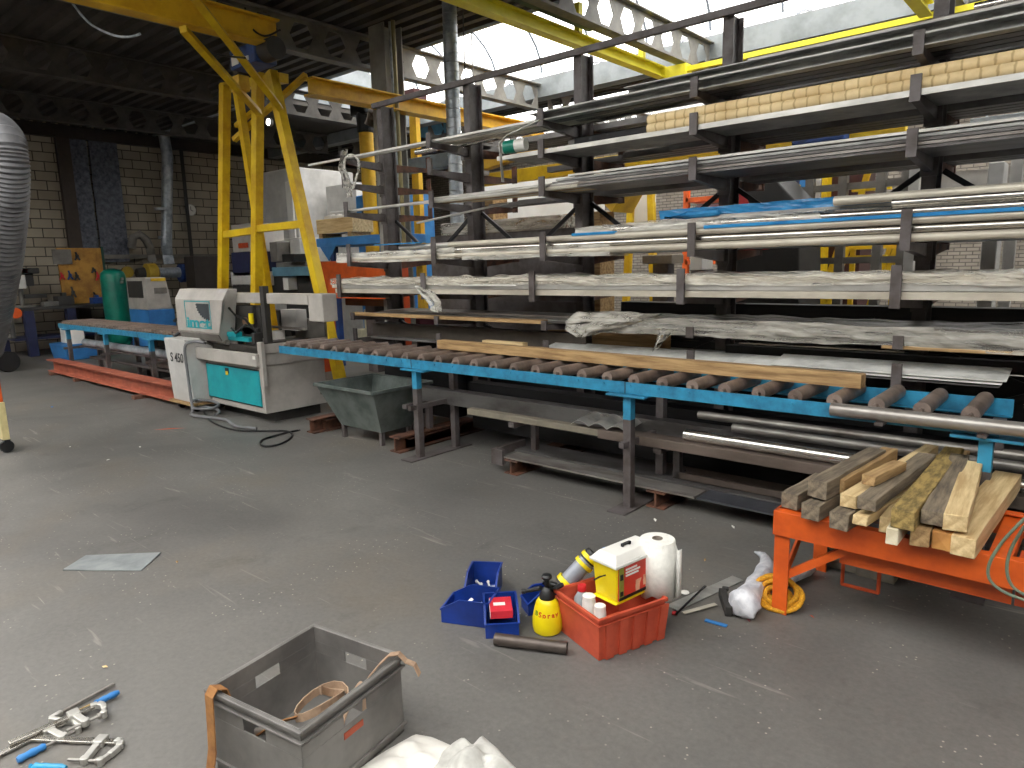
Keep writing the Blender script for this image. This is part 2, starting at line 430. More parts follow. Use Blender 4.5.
# ---- ribbed steel roof deck, in three strips with two rooflights between them
deck_m = mat('roof deck', (66, 61, 55), .7, 0, scale=2, rgb2=(50, 46, 42))
def deck(name, y0, y1, x0=WX, x1=XR):
    b = MB(); pitch = .25; prof = []
    n = int((y1-y0)/pitch)
    for i in range(n):
        y = y0+i*pitch
        prof += [(y, 0), (y+.10, 0), (y+.13, .07), (y+.22, .07)]
    prof.append((y0+n*pitch, 0))
    vs = []
    for (y, z) in prof:
        vs += [(x0, y, DECK+z), (x1, y, DECK+z), (x1, y, DECK+z+.1), (x0, y, DECK+z+.1)]
    fs = []
    for i in range(len(prof)-1):
        a = i*4
        for j in range(4):
            k = (j+1) % 4; fs.append((a+j, a+k, a+4+k, a+4+j))
    b.add(vs, fs)
    return struct(name, b, deck_m)
Y1, Y2 = 8.05, 11.2      # the rooflight over the rack
deck('ceiling', 1.5, Y1)
deck('ceiling_far', 11.5, 13.0)
deck('ceiling_back', 16.0, YB)
struct('trim_9', MB().box(WX, -14.0, 13.0, 16.0, DECK, DECK+.1).box(6.4, XR, 13.0, 16.0, DECK, DECK+.1), deck_m)
deck('ceiling_near', YF, -4.5)
struct('trim_1', MB().box(WX, -15.2, -4.5, 1.5, DECK, DECK+.1).box(5.2, XR, -4.5, 1.5, DECK, DECK+.1), deck_m)
struct('trim_2', MB().box(WX, -13.5, Y1, 11.5, DECK, DECK+.1).box(6.4, XR, Y1, 11.5, DECK, DECK+.1), deck_m)
# gutter beam along the far side of the rooflight, kerb along the near one
struct('trim_3', MB().box(WX, XR, Y2, Y2+.30, 4.88, 5.24), gutter_m)
struct('trim_4', MB().box(WX, XR, Y1-.02, Y1+.04, DECK-.02, DECK+.28), gutter_m)
# arched glazing
glz = bpy.data.materials.new('rooflight glazing'); glz.use_nodes = True
_n = glz.node_tree.nodes; _l = glz.node_tree.links
_t = _n.new('ShaderNodeBsdfTransparent'); _t.inputs[0].default_value = (1, 1, 1, 1)
_d = _n.new('ShaderNodeBsdfTranslucent'); _d.inputs[0].default_value = (.95, .96, .97, 1)
_m = _n.new('ShaderNodeMixShader'); _m.inputs[0].default_value = .25
_l.new(_t.outputs[0], _m.inputs[1]); _l.new(_d.outputs[0], _m.inputs[2]); _l.new(_m.outputs[0], _n['Material Output'].inputs['Surface'])
bar_m = mat('glazing bar', (112, 118, 128), .5, .3)
def vault(name, ya, yb, x0, x1, z0, rise, step=1.16, br=.022):
    yc = (ya+yb)/2; hw = (yb-ya)/2
    def pt(x, t, e=0):
        a = PI*(1-t); return (x, yc+math.cos(a)*(hw+e), z0+math.sin(a)*(rise+e))
    n = 14; b = MB(); vs = []
    for i in range(n+1):
        vs += [pt(x0, i/n), pt(x1, i/n), pt(x1, i/n, .012), pt(x0, i/n, .012)]
    fs = []
    for i in range(n):
        for j in range(4):
            k = (j+1) % 4; fs.append((i*4+j, i*4+k, i*4+4+k, i*4+4+j))
    b.add(vs, fs)
    g = struct(name, b, glz)
    k = 0; x = x0
    while x <= x1+.01:
        MB().tube([pt(x, i/n, -.02) for i in range(n+1)], br, 6).build('glazing_bar', bar_m, g)
        x += step
    return g
vault('window_1', Y1, Y2+.1, -13.5, 6.4, DECK+.2, 1.05)
vault('window_2', -4.5, 1.5, -15.2, 5.2, DECK+.1, 1.2, step=2.3)
vault('added_rooflight', 13.0, 16.0, -14.0, 6.4, DECK+.1, 1.0, step=2.3)  # unseen rooflight added to brighten the hall behind the rack
struct('trim_5', MB().box(-15.2, 5.2, -4.56, -4.5, DECK-.02, DECK+.14).box(-15.2, 5.2, 1.5, 1.56, DECK-.02, DECK+.14), gutter_m)
# ends of the vaults
for i, (xx, ya, yb, z0, rr) in enumerate(((-13.5, Y1, Y2+.1, DECK+.1, 1.15), (6.4, Y1, Y2+.1, DECK+.1, 1.15))):
    yc = (ya+yb)/2; hw = (yb-ya)/2
    poly = [(yc+math.cos(PI*k/12)*hw, z0+math.sin(PI*k/12)*rr) for k in range(13)]
    struct('trim_%d' % (6+i), MB().prism(poly, (xx, 0, 0), (0, 1, 0), (0, 0, 1), (.04, 0, 0)), gutter_m)

# ---- castellated roof beams
def castellated(n, X, y0, y1, zb=4.66, zt=5.12):
    b = MB(); p = .54; t = .012; h = zt-zb; fw = .09
    b.box(X-fw, X+fw, y0, y1, zb-.018, zb); b.box(X-fw, X+fw, y0, y1, zt-.018, zt)
    k = int((y1-y0)/p); q = (y1-y0)/k
    hr, ht, hh = q*.34, q*.17, h*.36
    mid = h/2
    for i in range(k):
        y = y0+i*q; c = q/2
        up = [(0, h), (0, mid), (c-hr, mid), (c-ht, mid+hh), (c+ht, mid+hh), (c+hr, mid), (q, mid), (q, h)]
        dn = [(0, 0), (q, 0), (q, mid), (c+hr, mid), (c+ht, mid-hh), (c-ht, mid-hh), (c-hr, mid), (0, mid)]
        for poly in (up, dn):
            b.prism(poly, (X-t/2, y, zb), (0, 1, 0), (0, 0, 1), (t, 0, 0))
    return struct('trim_%d' % n, b, beam_grey if X > -12 else mat('shaded beam paint', (74, 70, 64), .7, 0, rgb2=(56, 52, 48)))  # left beams get a darker copy of the paint, shade put into colour
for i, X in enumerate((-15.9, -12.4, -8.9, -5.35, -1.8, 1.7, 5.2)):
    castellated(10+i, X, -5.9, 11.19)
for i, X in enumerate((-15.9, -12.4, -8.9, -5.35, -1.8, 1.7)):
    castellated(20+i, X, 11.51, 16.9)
# purlins crossing under the deck
for i, (y, z) in enumerate(((3.1, 5.1), (5.2, 5.1))):
    pass
# dark steel along the left wall top
struct('trim_30', MB().box(WX, WX+.16, YF, YB, 4.86, 5.14), mat('dark painted steel', (58, 52, 48), .6, .1))
# wall pilaster (dark steel pipe column on the block wall)
p0 = at(47, 135, X=WX+.1); p1 = at(62, 250, X=WX+.1)
struct('trim_31', MB().box(WX+.0, WX+.16, 5.85, 6.12, 0, 4.9), mat('dark pilaster', (70, 60, 54), .7, 0))
# building column beside the rack: H section with conduits
cx, cy = -8.42, 7.05
b = MB().box(cx-.17, cx+.17, cy-.17, cy-.15, 0, DECK).box(cx-.17, cx+.17, cy+.15, cy+.17, 0, DECK).box(cx-.008, cx+.008, cy-.15, cy+.15, 0, DECK)
struct('trim_32', b, mat('column paint', (160, 159, 153), .55, .05, rgb2=(132, 130, 124), scale=2))
for i, (dx, r, m) in enumerate(((.23, .022, galv), (.30, .03, mat('brass conduit', (150, 140, 100), .5, .4)))):
    solo('conduit_pipe', MB().cyl((cx+dx, cy-.1, 0), (cx+dx, cy-.1, DECK), r, n=10), m,
         ['thin grey conduit pipe running up beside the grey building column', 'thicker tan conduit pipe running up right of the grey building column'][i], 'pipe', smooth=True)
    
# spiral duct
b = MB(); dx, dy = -6.98, 6.95; prof = []
z = 0
while z < 5.1:
    prof += [(.096, z), (.096, z+.1), (.103, z+.108), (.096, z+.116)]; z += .118
b.lathe(prof, (dx, dy, 0), 20)
solo('spiral_duct', b, galv, 'shiny spiral wound vertical air duct behind the left end of the rack', 'duct', smooth=True)

# ================================================================== LIGHT
w = bpy.data.worlds.new('overcast sky'); SC.world = w; w.use_nodes = True
bg = w.node_tree.nodes['Background']; bg.inputs[0].default_value = (1.0, .985, .95, 1); bg.inputs[1].default_value = 6.0
vs_ = SC.view_settings; vs_.view_transform = 'Standard'; vs_.look = 'None'; vs_.exposure = 0.0; vs_.gamma = 1.0; vs_.use_curve_mapping = False
SC.display_settings.display_device = 'sRGB'
cy_ = SC.cycles; cy_.use_denoising = True; cy_.max_bounces = 8; cy_.diffuse_bounces = 4; cy_.glossy_bounces = 4; cy_.transparent_max_bounces = 16
cy_.sample_clamp_indirect = 8
# ================================================================== THE CANTILEVER RACK
UX = [-6.28, -4.95, -3.63, -2.30, -0.96, 0.37, 1.70]   # uprights
YC = 5.2                                                # upright centre
LV = dict(A=(2.83, 4.60, .085), B=(2.585, 4.60, .10), C=(2.285, 4.60, .11), D=(1.765, 4.60, .19), E=(1.44, 4.45, .20), F=(1.19, 4.60, .035), G=(.945, 4.62, .11))
TOPZ = 3.44
rack = thing('cantilever_rack', 'tall dark steel cantilever rack carrying bundles of long metal stock behind the roller conveyor', 'rack', (0, YC, 0))
for i, X in enumerate(UX):
    b = MB()
    top = TOPZ if i < 5 else TOPZ
    # H section upright
    b.box(X-.04, X+.04, YC-.09, YC-.078, .12, top).box(X-.04, X+.04, YC+.078, YC+.09, .12, top).box(X-.006, X+.006, YC-.078, YC+.078, .12, top)
    for zz in [.35+k*.155 for k in range(20)]:
        b.cyl((X-.024, YC-.095, zz), (X-.024, YC-.09, zz), .007, n=6).cyl((X+.024, YC-.095, zz), (X+.024, YC-.09, zz), .007, n=6)
    up = b.build('upright', rack_steel, rack, world=True)
    b = MB().box(X-.07, X+.07, 4.12, 6.28, 0, .012).box(X-.07, X+.07, 4.12, 6.28, .108, .12).box(X-.008, X+.008, 4.12, 6.28, .012, .108)
    b.build('foot_beam', rust, rack, world=True)
    b = MB().box(X-.025, X+.025, 4.42, 4.47, .12, .42).box(X-.03, X+.03, 4.14, 5.11, .39, .43)
    b.build('low_arm', rack_steel, rack, world=True)
    for k, (za, yf, hs) in LV.items():
        if i == 6 and k in 'AB': pass
        b = MB()
        # tapered arm and its upright stop
        b.prism([(YC-.09, za), (yf, za), (yf, za-.04), (YC-.09, za-.085)], (X-.022, 0, 0), (0, 1, 0), (0, 0, 1), (.044, 0, 0))
        b.box(X-.028, X+.028, yf-.014, yf+.004, za-.045, za+hs)
        b.box(X-.05, X+.05, YC-.1, YC-.09, za-.11, za+.02)
        b.build('arm', rack_steel, rack, world=True)
        if k in 'ABCDE':
            b = MB(); yf2 = 2*YC-yf
            b.prism([(YC+.09, za), (yf2, za), (yf2, za-.04), (YC+.09, za-.085)], (X-.022, 0, 0), (0, 1, 0), (0, 0, 1), (.044, 0, 0))
            b.box(X-.03, X+.03, yf2-.004, yf2+.014, za-.045, za+.13)
            b.build('rear_arm', rust, rack, world=True)
b = MB().box(UX[0]-.06, UX[4]-.5, YC-.14, YC-.10, TOPZ-.03, TOPZ+.02)
b.build('top_rail', rack_steel, rack, world=True)
b = MB()
for i in range(len(UX)-1):
    a, c = UX[i], UX[i+1]; 
    for q0, q1 in (((a+.06, YC+.02, 2.21), (a+.45, YC+.02, 1.93)), ((c-.06, YC+.02, 2.21), (c-.45, YC+.02, 1.93)), ((a+.06, YC+.03, .6), (c-.06, YC+.03, 1.1)), ((a+.06, YC+.0, 1.1), (c-.06, YC+.0, .6))):
        MB().bar(q0, q1, .02, .035).build('brace', black_bar, rack, world=True)
pass

LN = dict(A='top rack level', B='second rack level down', C='third rack level down', D='fourth rack level down', E='fifth rack level down', F='sixth rack level down', G='lowest rack level above the conveyor', H='shelf under the conveyor', I='bottom of the rack near the floor')
seen = {}
def wob(x0, x1, y, z, sag, n=14):
    return [(x0+(x1-x0)*i/n, y+random.uniform(-.002, .002), z-abs(math.sin((x0+(x1-x0)*i/n-UX[0])/1.33*PI))*sag) for i in range(n+1)]
def pipe(nm, desc, lv, x0, x1, y, z, r, m, hollow=True, grp=None, sag=0, cat='pipe'):
    b = MB()
    if sag: b.tube(wob(x0, x1, y, z, sag), r, 8)
    else: b.cyl((x0, y, z), (x1, y, z), r, n=12, hollow=.82 if hollow else None)
    return solo(nm, b, m, desc, cat, grp, origin=(x0, y, z), smooth=True)
def sqbar(nm, desc, lv, x0, x1, y, z, w, h, m, grp=None, cat='bar', shape='box', dy=0, dz=0):
    b = MB(); t = .005
    if shape == 'box':
        b.bar((x0, y, z), (x1, y+dy, z+dz), w, h)
    elif shape == 'u':      # channel, open upward
        b.box(x0, x1, y-w/2, y+w/2, z-h/2, z-h/2+t).box(x0, x1, y-w/2, y-w/2+t, z-h/2, z+h/2).box(x0, x1, y+w/2-t, y+w/2, z-h/2, z+h/2)
    elif shape == 'c':      # channel with its open side to the front
        b.box(x0, x1, y-w/2, y+w/2, z-h/2, z-h/2+t).box(x0, x1, y-w/2, y+w/2, z+h/2-t*1.4, z+h/2).box(x0, x1, y+w/2-t, y+w/2, z-h/2+t, z+h/2-t*1.4)
    elif shape == 'l':
        b.box(x0, x1, y-w/2, y+w/2, z-h/2, z-h/2+t).box(x0, x1, y-w/2, y-w/2+t, z-h/2, z+h/2)
    elif shape == 'tube':
        poly = [(-w/2, -h/2), (w/2, -h/2), (w/2, h/2), (-w/2, h/2)]
        b.box(x0, x1, y-w/2, y+w/2, z-h/2, z-h/2+t).box(x0, x1, y-w/2, y+w/2, z+h/2-t, z+h/2).box(x0, x1, y-w/2, y-w/2+t, z-h/2, z+h/2).box(x0, x1, y+w/2-t, y+w/2, z-h/2, z+h/2)
    return solo(nm, b, m, desc, cat, grp, origin=(x0, y, z), bev=.002 if shape == 'box' else 0)
ORD = ['first', 'second', 'third', 'fourth', 'fifth', 'sixth', 'seventh', 'eighth', 'ninth', 'tenth', 'eleventh', 'twelfth']

# ---- level A (top)
z = LV['A'][0]
sqbar('flat_bar', 'long bright flat bar reaching furthest left along the front edge of the top rack level', 'A', -6.95, -3.7, 4.63, z+.012, .03, .022, alu)
pipe('steel_pipe', 'pale thin pipe just behind the longest flat bar, left end of the top rack level', 'A', -6.3, -3.2, 4.72, z+.019, .018, alu)
for k, (x0, x1) in enumerate(((-5.1, -2.9), (-4.9, -2.4), (-4.4, -2.6))):
    sqbar('flat_bar', '%s pale flat bar from the front behind the stop left of centre, top rack level' % ORD[k], 'A', x0, x1, 4.80+.07*k, z+.012, .055, .022, offwhite_tube)
pipe('steel_pipe', 'bright round pipe at the back of the arms, left half of the top rack level', 'A', -5.6, -3.1, 5.02, z+.03, .03, stainless)
for k in range(4):
    sqbar('steel_channel', '%s long dark channel from the front on the right of the top rack level' % ORD[k], 'A', -3.75+.15*k, 2.0, 4.64+.105*k, z+.034, .085, .066, dark_bar if k else sheet_steel, shape='c')
sqbar('steel_strip', 'bright edged steel strip lying along the front channel of the top rack level', 'A', -3.6, 2.0, 4.655, z+.074, .05, .012, alu)
for k in range(3):
    sqbar('angle_bar', '%s dark angle bar from the front, lying on the channels of the top rack level' % ORD[k], 'A', -2.9+.1*k, 2.0, 4.70+.1*k, z+.108, .07, .056, sheet_steel if k == 0 else dark_bar, shape='c')
for k in range(5):
    sqbar('steel_tube', '%s square tube from the front, stacked at the right above the top rack level' % ORD[k], 'A', -2.0+.5*(k % 2), 2.0, 4.78+.062*k, z+.15+.0*k, .05, .05, bare, shape='tube')
for k in range(3):
    pipe('bright_tube', '%s bright round tube from the front at the very top right of the rack' % ORD[k], 'A', -.75+.12*k, 2.0, 4.86+.07*k, z+.21, .026, stainless)
for k in range(5):
    sqbar('steel_bar', '%s dark bar from the back on the far side of the top rack level' % ORD[k], 'A', -5.6+.3*k, 2.0, 5.70-.085*k, z+.03, .07, .05, dark_bar)
for k in range(3):
    sqbar('steel_bar', '%s thick dark bar added on the top level rear stack to block sky' % ORD[k], 'A', -2.6+.1*k, 2.0, 5.66-.14*k, z+.10, .13, .085, dark_bar)  # upper rear bars added to close bright gaps onto the sky
# crossbar hanging bent strip
b = MB().ribbon([at(540, 120, Y=4.52), at(508, 135, Y=4.48), at(500, 143, Y=4.46), at(501, 160, Y=4.46), at(503, 182, Y=4.47)], (.0, .03, .0), .004)
solo('bent_strip', b, alu, 'bent pale strip hanging down from the top rack level left of the green capped roll', 'strip')

# ---- level B
z = LV['B'][0]
b = MB().box(-4.12, -.27, 4.615, 5.10, z+.002, z+.016)
solo('steel_sheet', b, sheet_steel, 'long steel sheet under the brown paper tubes, bright front edge', 'sheet')
b = MB().box(-4.12, -.27, 4.606, 4.614, z-.012, z+.022)
solo('edge_strip', b, alu, 'pale edging strip along the front of the sheet under the paper tubes', 'strip')
b = MB().box(-3.85, -2.95, 4.66, 4.80, z+.016, z+.030)
solo('film_offcut', b, mint, 'mint green film on the left end of the sheet beside the paper tubes', 'film')
for k, (y, zz, x0, x1) in enumerate(((4.655, .052, -2.68, -.05), (4.735, .052, -2.66, .05), (4.695, .12, -2.70, .1), (4.815, .052, -2.5, .2), (4.775, .12, -2.42, .2))):
    b = MB().cyl((x0, y, z+zz), (x1, y, z+zz), .038, n=18, hollow=.7)
    solo('paper_tube', b, brown_paper, ['lower front', 'lower middle', 'upper front', 'lower rear', 'upper rear'][k]+' one of the brown paper wrapped tubes on the second rack level', 'tube', 'brown paper wrapped tubes', origin=(x0, y, z+zz), smooth=True)
for k, (y, zz) in enumerate(((4.655, .052), (4.70, .12))):
    b = MB().cyl((.04+.07*k, y, z+zz), (1.9, y, z+zz), .034, n=16, hollow=.8)
    solo('clear_tube', b, offwhite_tube, ['lower', 'upper'][k]+' pale plastic wrapped tube right of the brown paper tubes', 'tube', origin=(.04, y, z+zz), smooth=True)
for k in range(5):
    sqbar('black_tube', '%s black square tube from the front behind the paper tubes, second rack level' % ORD[k], 'B', -3.2-.1*k, 2.0, 4.90+.055*(k % 3), z+.045+.056*(k//3), .05, .05, black_bar if k % 2 else dark_bar, shape='tube')
b = MB().box(-.1, 2.0, 4.615, 5.10, z+.002, z+.014)
solo('steel_sheet', b, dark_bar, 'dark sheet at the right end of the second rack level', 'sheet')
for k in range(4):
    sqbar('steel_bar', '%s dark bar from the back on the far side of the second rack level' % ORD[k], 'B', -4.4+.5*k, 2.0, 5.70-.1*k, z+.03, .08, .05, dark_bar)
# roll with green cap + yellow packed bar
c0 = at(503, 148, Y=4.75); 
b = MB().cyl(c0, c0+Vector((.22, .05, .01)), .052, n=18)
o = solo('wrapped_roll', b, white, 'white roll with green end lying by the left end of the steel sheet', 'roll', smooth=True)
b = MB().cyl(c0-Vector((-.02, 0, 0)), c0+Vector((.12, .03, .006)), .055, n=18, hollow=.93)
b.build('green_band', green, o, world=True, smooth=True, label='green end band')

# ---- level C
z = LV['C'][0]
pipe('steel_pipe', 'single thin pipe sticking out furthest left on the third rack level down', 'C', -6.62, -3.9, 4.64, z+.018, .016, alu)
pipe('steel_pipe', 'thin bent pipe sloping down under the left part of the third rack level', 'C', -5.5, -5.49, 4.66, z+.018, .016, alu) if False else None
b = MB().cyl(at(417, 223, Y=4.75), at(508, 203, Y=4.8), .010, n=8)
solo('thin_rod', b, alu, 'thin rod sloping down to the left below the third rack level', 'rod', smooth=True)
for k in range(4):
    sqbar('wooden_strip', '%s pale slat from the front in the left bundle on the third rack level down' % ORD[k], 'C', -5.05+.12*k, -3.3, 4.66+.075*k, z+.013, .06, .024, (offwhite_tube, wood_b, offwhite_tube, wood)[k])
for k in range(3):
    pipe('thin_tube', '%s thin pale tube from the front on the slats of the third rack level' % ORD[k], 'C', -5.0+.2*k, -3.3-.1*k, 4.66+.06*k, z+.042, .015, (alu, offwhite_tube, alu)[k])
for k in range(4):
    b = MB().box(-3.62+.03*k, 1.9, 4.63+.008*k, 5.10, z+.002+.022*k, z+.018+.022*k)
    solo('steel_plate', b, (dark_bar, bare, dark_bar, sheet_steel)[k], ('lowest', 'second', 'third', 'topmost')[k]+' of the long plates stacked on the third rack level down', 'plate', 'plates on the third rack level')
for k in range(4):
    sqbar('edge_bar', '%s bright edged bar from the front on top of the plates, third rack level down' % ORD[k], 'C', -3.4+.35*k, 1.9, 4.66+.05*k, z+.10, .035, .018, (alu, dark_bar, alu, bare)[k])
sqbar('under_bar', 'dark bar slung under the plates of the third rack level right of centre', 'C', -2.28, .5, 4.9, z-.10, .07, .04, dark_bar) if False else None
for k in range(3):
    sqbar('steel_bar', '%s dark bar from the back on the far side of the third rack level' % ORD[k], 'C', -5.2+.5*k, 2.0, 5.70-.1*k, z+.03, .08, .05, dark_bar)

# ---- level D: stainless tubes with film
z = LV['D'][0]
rows = []
k = 0
for j, (zz, n) in enumerate(((.028, 7), (.079, 6), (.130, 6))):
    for i in range(n):
        if i > 1 and j < 2: continue
        y = 4.645+.066*i+(j % 2)*.02
        x0 = -6.6+random.uniform(0, .9)+.5*j
        m = random.choice((stainless, offwhite_tube, stainless, alu))
        pos = ('bottom', 'second', 'third')[j]
        pipe('stainless_tube', '%s tube from the front in the %s row of the fourth rack level down' % (ORD[i], pos), 'D', x0, 1.9, y, z+zz, .025, m, grp='tubes on the fourth rack level')
for k, (x0, x1, y, zz, hh) in enumerate(((-3.35, -2.95, 4.635, .155, .02), (-2.22, 1.9, 4.635, .155, .022), (-5.9, -5.2, 4.66, .165, .012))):
    sqbar('film_strip', ['short bright blue film strip right of the centre stop, fourth rack level', 'long bright blue film strip along the front of the fourth rack level', 'dull blue film strip at the left end of the fourth rack level'][k], 'D', x0, x1, y, z+zz, .045, hh, blue_film)
for k in range(5):
    pipe('bright_tube', '%s bright tube from the front on top of the stack, fourth rack level down' % ORD[k], 'D', -3.1+.55*k, 1.9, 4.80+.065*k, z+.185+.012*k, .027, stainless)
# blue wrapped stack at the back of the level
def bundle(name, label, x0, x1, y0, y1, z0, z1, m, seed, cat='film', amp=.012, nseg=90, ends=True):
    mnoise.seed_set(seed)
    ring = []
    per = [(y0, z0), ((y0*2+y1)/3, z0), ((y0+2*y1)/3, z0), (y1, z0), (y1, (z0+z1)/2), (y1, z1), ((y0+2*y1)/3, z1), ((y0+y1)/2, z1), ((2*y0+y1)/3, z1), (y0, z1), (y0, z1-.25*(z1-z0)), (y0, (z0+z1)/2), (y0, z0+.25*(z1-z0))]
    vs = []; nn = len(per)
    for i in range(nseg+1):
        x = x0+(x1-x0)*i/nseg
        sag = -.012*abs(math.sin((x-UX[0])/1.33*PI))
        for j, (y, zq) in enumerate(per):
            n1 = mnoise.noise(Vector((x*1.6, j*.9, seed))); n2 = mnoise.noise(Vector((x*7, j*1.7, seed+5)))
            cy, cz = (y0+y1)/2, (z0+z1)/2
            dy = (1 if y > cy else -1) if abs(y-cy) > .3*(y1-y0) else 0
            dz = (1 if zq > cz else -1) if abs(zq-cz) > .3*(z1-z0) else 0
            d = amp*(n1+.6*n2)
            vs.append((x+(amp*2*n2 if i in (0, nseg) else 0), y+dy*abs(d)*1.0, zq+dz*d*(1.3 if dz > 0 else .4)+(sag if dz < 0 else 0)))
    fs = []
    for i in range(nseg):
        for j in range(nn):
            k = (j+1) % nn; fs.append((i*nn+j, i*nn+k, (i+1)*nn+k, (i+1)*nn+j))
    b = MB().add(vs, fs)
    return solo(name, b, m, label, cat, smooth=False, origin=(x0, (y0+y1)/2, z0))
bundle('blue_wrapped_sheets', 'blue film wrapped stack of sheets rising at the right back of the fourth rack level', -2.75, 1.9, 4.95, 5.10, z+.26, z+.315, blue_film, 3, cat='wrapped sheets', amp=.010)
b = MB().box(-2.7, 1.9, 4.94, 5.10, z+.205, z+.255)
solo('steel_plate', b, sheet_steel, 'flat plates directly under the blue wrapped stack of sheets', 'plate')
pipe('film_tube', 'film wrapped tube in front of the blue wrapped sheets, fourth rack level at right', 'D', -1.45, 1.9, 4.90, z+.285, .03, offwhite_tube)
pipe('film_tube', 'thin bright tube below the film wrapped tube, right half of the fourth rack level', 'D', -1.1, 1.9, 4.86, z+.245, .022, stainless)
b = MB().tube([(-2.7, 4.95, z+.25), (-2.5, 4.93, z+.262), (-2.25, 4.92, z+.268)], [.018, .03, .022], 8)
solo('blue_film_end', b, blue_film, 'loose end of bright blue film at the left tip of the blue wrapped stack', 'film', smooth=True)
bundle('clear_film_wrap', 'crumpled clear film around the tubes at the middle of the fourth rack level', -3.42, -1.5, 4.77, 5.05, z+.15, z+.225, film, 12, amp=.02)
bundle('clear_film_wrap', 'crumpled film sleeve around the left ends of the tubes, fourth rack level', -6.55, -4.7, 4.63, 4.95, z+.0, z+.10, film, 14, amp=.012, nseg=50)
bundle('milky_film_wrap', 'milky film sleeve along the lower front tubes between the centre stops, fourth rack level', -4.6, -3.0, 4.628, 4.9, z-.008, z+.07, film, 15, amp=.010, nseg=50)
for k in range(6):
    pipe('round_tube', '%s tube from the back on the far side of the fourth rack level down' % ORD[k], 'D', -6.2+.3*k, 1.9, 5.74-.075*k, z+.035, .03, (dark_bar, galv)[k % 2])
sqbar('box_profile', 'pale grey box profile lying at the back left of the fourth rack level', 'D', -5.5, -4.0, 5.62, z+.11, .16, .09, grey_lt)

# ---- level E: pale wrapped bundle
z = LV['E'][0]
for j in range(3):
    for i in range(6):
        if i > 1 and j < 2: continue
        y = 4.52+.093*i
        x0 = -6.6+random.uniform(0, .35)
        sqbar('pale_tube', '%s pale tube from the front in the %s row of the fifth rack level down' % (ORD[i], ('bottom', 'middle', 'top')[j]), 'E', x0, 1.9, y, z+.025+.048*j, .088, .044, (offwhite_tube, alu)[(i+j) % 2], grp='tubes on the fifth rack level', shape='box')
pipe('bright_rod', 'thin bright white rod lying on the front of the fifth rack level left of centre', 'E', -4.45, -3.8, 4.446, z+.085, .006, white, hollow=False)
bundle('crumpled_film', 'long crumpled milky film draped over the tubes of the fifth rack level', -6.45, 1.9, 4.466, 5.055, z+.094, z+.150, film_e, 21, amp=.026, nseg=220)
for k in range(3):
    pipe('round_tube', '%s tube from the back on the far side of the fifth rack level' % ORD[k], 'E', -6.0+.4*k, 1.9, 5.85-.09*k, z+.035, .03, dark_bar)
# hanging plastic rag
def rag(name, label, pts, w0, m, seed, cat='film', th=.0):
    n = len(pts); P = [Vector(p) for p in pts]
    def fn(u, v):
        t = v*(n-1); i = min(int(t), n-2); p = P[i].lerp(P[i+1], t-i)
        wv = w0[min(i, len(w0)-1)]*(1-(t-i))+w0[min(i+1, len(w0)-1)]*(t-i)
        nn = mnoise.noise(Vector((u*4, v*5, seed)))
        return (p.x+(u-.5)*wv, p.y+.03*math.sin(u*9+seed)+.03*nn, p.z+.02*nn)
    vs, fs = noise_sheet(12, 16, fn)
    b = MB().add(vs, fs)
    o = solo(name, b, m, label, cat, smooth=True, fix=False)
    so = o.modifiers.new('thickness', 'SOLIDIFY'); so.thickness = .002
    return o
rag('film_rag', 'crumpled clear plastic rag hanging down from the fifth rack level above the roller conveyor', [at(417, 286, Y=4.43), at(426, 292, Y=4.43), at(434, 302, Y=4.42), at(438, 312, Y=4.42)], [.02, .16, .14, .03], film, 5)
# loop of wrapping film hanging top left
b = MB()
c0 = at(352, 172, Y=4.60)
pts = [(c0.x+.105*math.cos(a), c0.y+.03*math.sin(a*2), c0.z+.17*math.sin(a)) for a in [2*PI*k/26 for k in range(26)]]
b.tube(pts, .014, 8, closed=True)
solo('film_loop', b, film, 'loop of twisted clear film hanging from the left end of the top rack level', 'film loop', smooth=True)
rag('film_rag', 'bunched clear film inside the loop at the left end of the top rack level', [at(346, 150, Y=4.6), at(343, 168, Y=4.6), at(348, 185, Y=4.6), at(350, 197, Y=4.6)], [.05, .10, .16, .08], film_w, 9)

# ---- level F
z = LV['F'][0]
sqbar('wood_plank', 'long thin wooden plank along the left half of the sixth rack level down', 'F', -6.35, -3.68, 4.66, z+.018, .10, .030, wood_b)
for k in range(4):
    b = MB().box(-6.2+.1*k, -3.4, 4.72+.01*k, 5.08, z+.004+.016*k, z+.016+.016*k)
    solo('steel_plate', b, (dark_bar, sheet_steel, dark_bar, bare)[k], ('lowest', 'second', 'third', 'topmost')[k]+' of the plates behind the thin wooden plank, sixth rack level', 'plate', 'plates on the sixth rack level left')
for k in range(4):
    b = MB().box(-3.2+.05*k, 1.9, 4.66+.012*k, 5.08, z+.004+.018*k, z+.018+.018*k)
    solo('steel_plate', b, (alu, sheet_steel, alu, dark_bar)[k], ('lowest', 'second', 'third', 'topmost')[k]+' of the film covered plates on the right of the sixth rack level', 'plate', 'plates on the sixth rack level right')
bundle('grey_film_wrap', 'sagging grey film around the plates on the right of the sixth rack level', -3.40, 1.9, 4.615, 5.09, z-.028, z+.084, film_w, 31, amp=.022, nseg=110)
sqbar('wood_lath', 'orange brown lath under the film at the right of the sixth rack level', 'F', -1.05, -.3, 4.63, z-.038, .05, .018, wood_b)
rag('film_rag', 'grey film flap drooping left of centre below the sixth rack level', [at(620, 312, Y=4.62), at(600, 322, Y=4.58), at(585, 330, Y=4.55), at(583, 337, Y=4.54)], [.75, .62, .35, .1], film_w, 11)
rag('film_tail', 'narrow film tail hanging to the grey sheets below the sixth rack level', [at(668, 330, Y=4.60), at(663, 336, Y=4.56), at(659, 342, Y=4.54), at(655, 350, Y=4.52)], [.14, .10, .06, .03], film_w, 13)

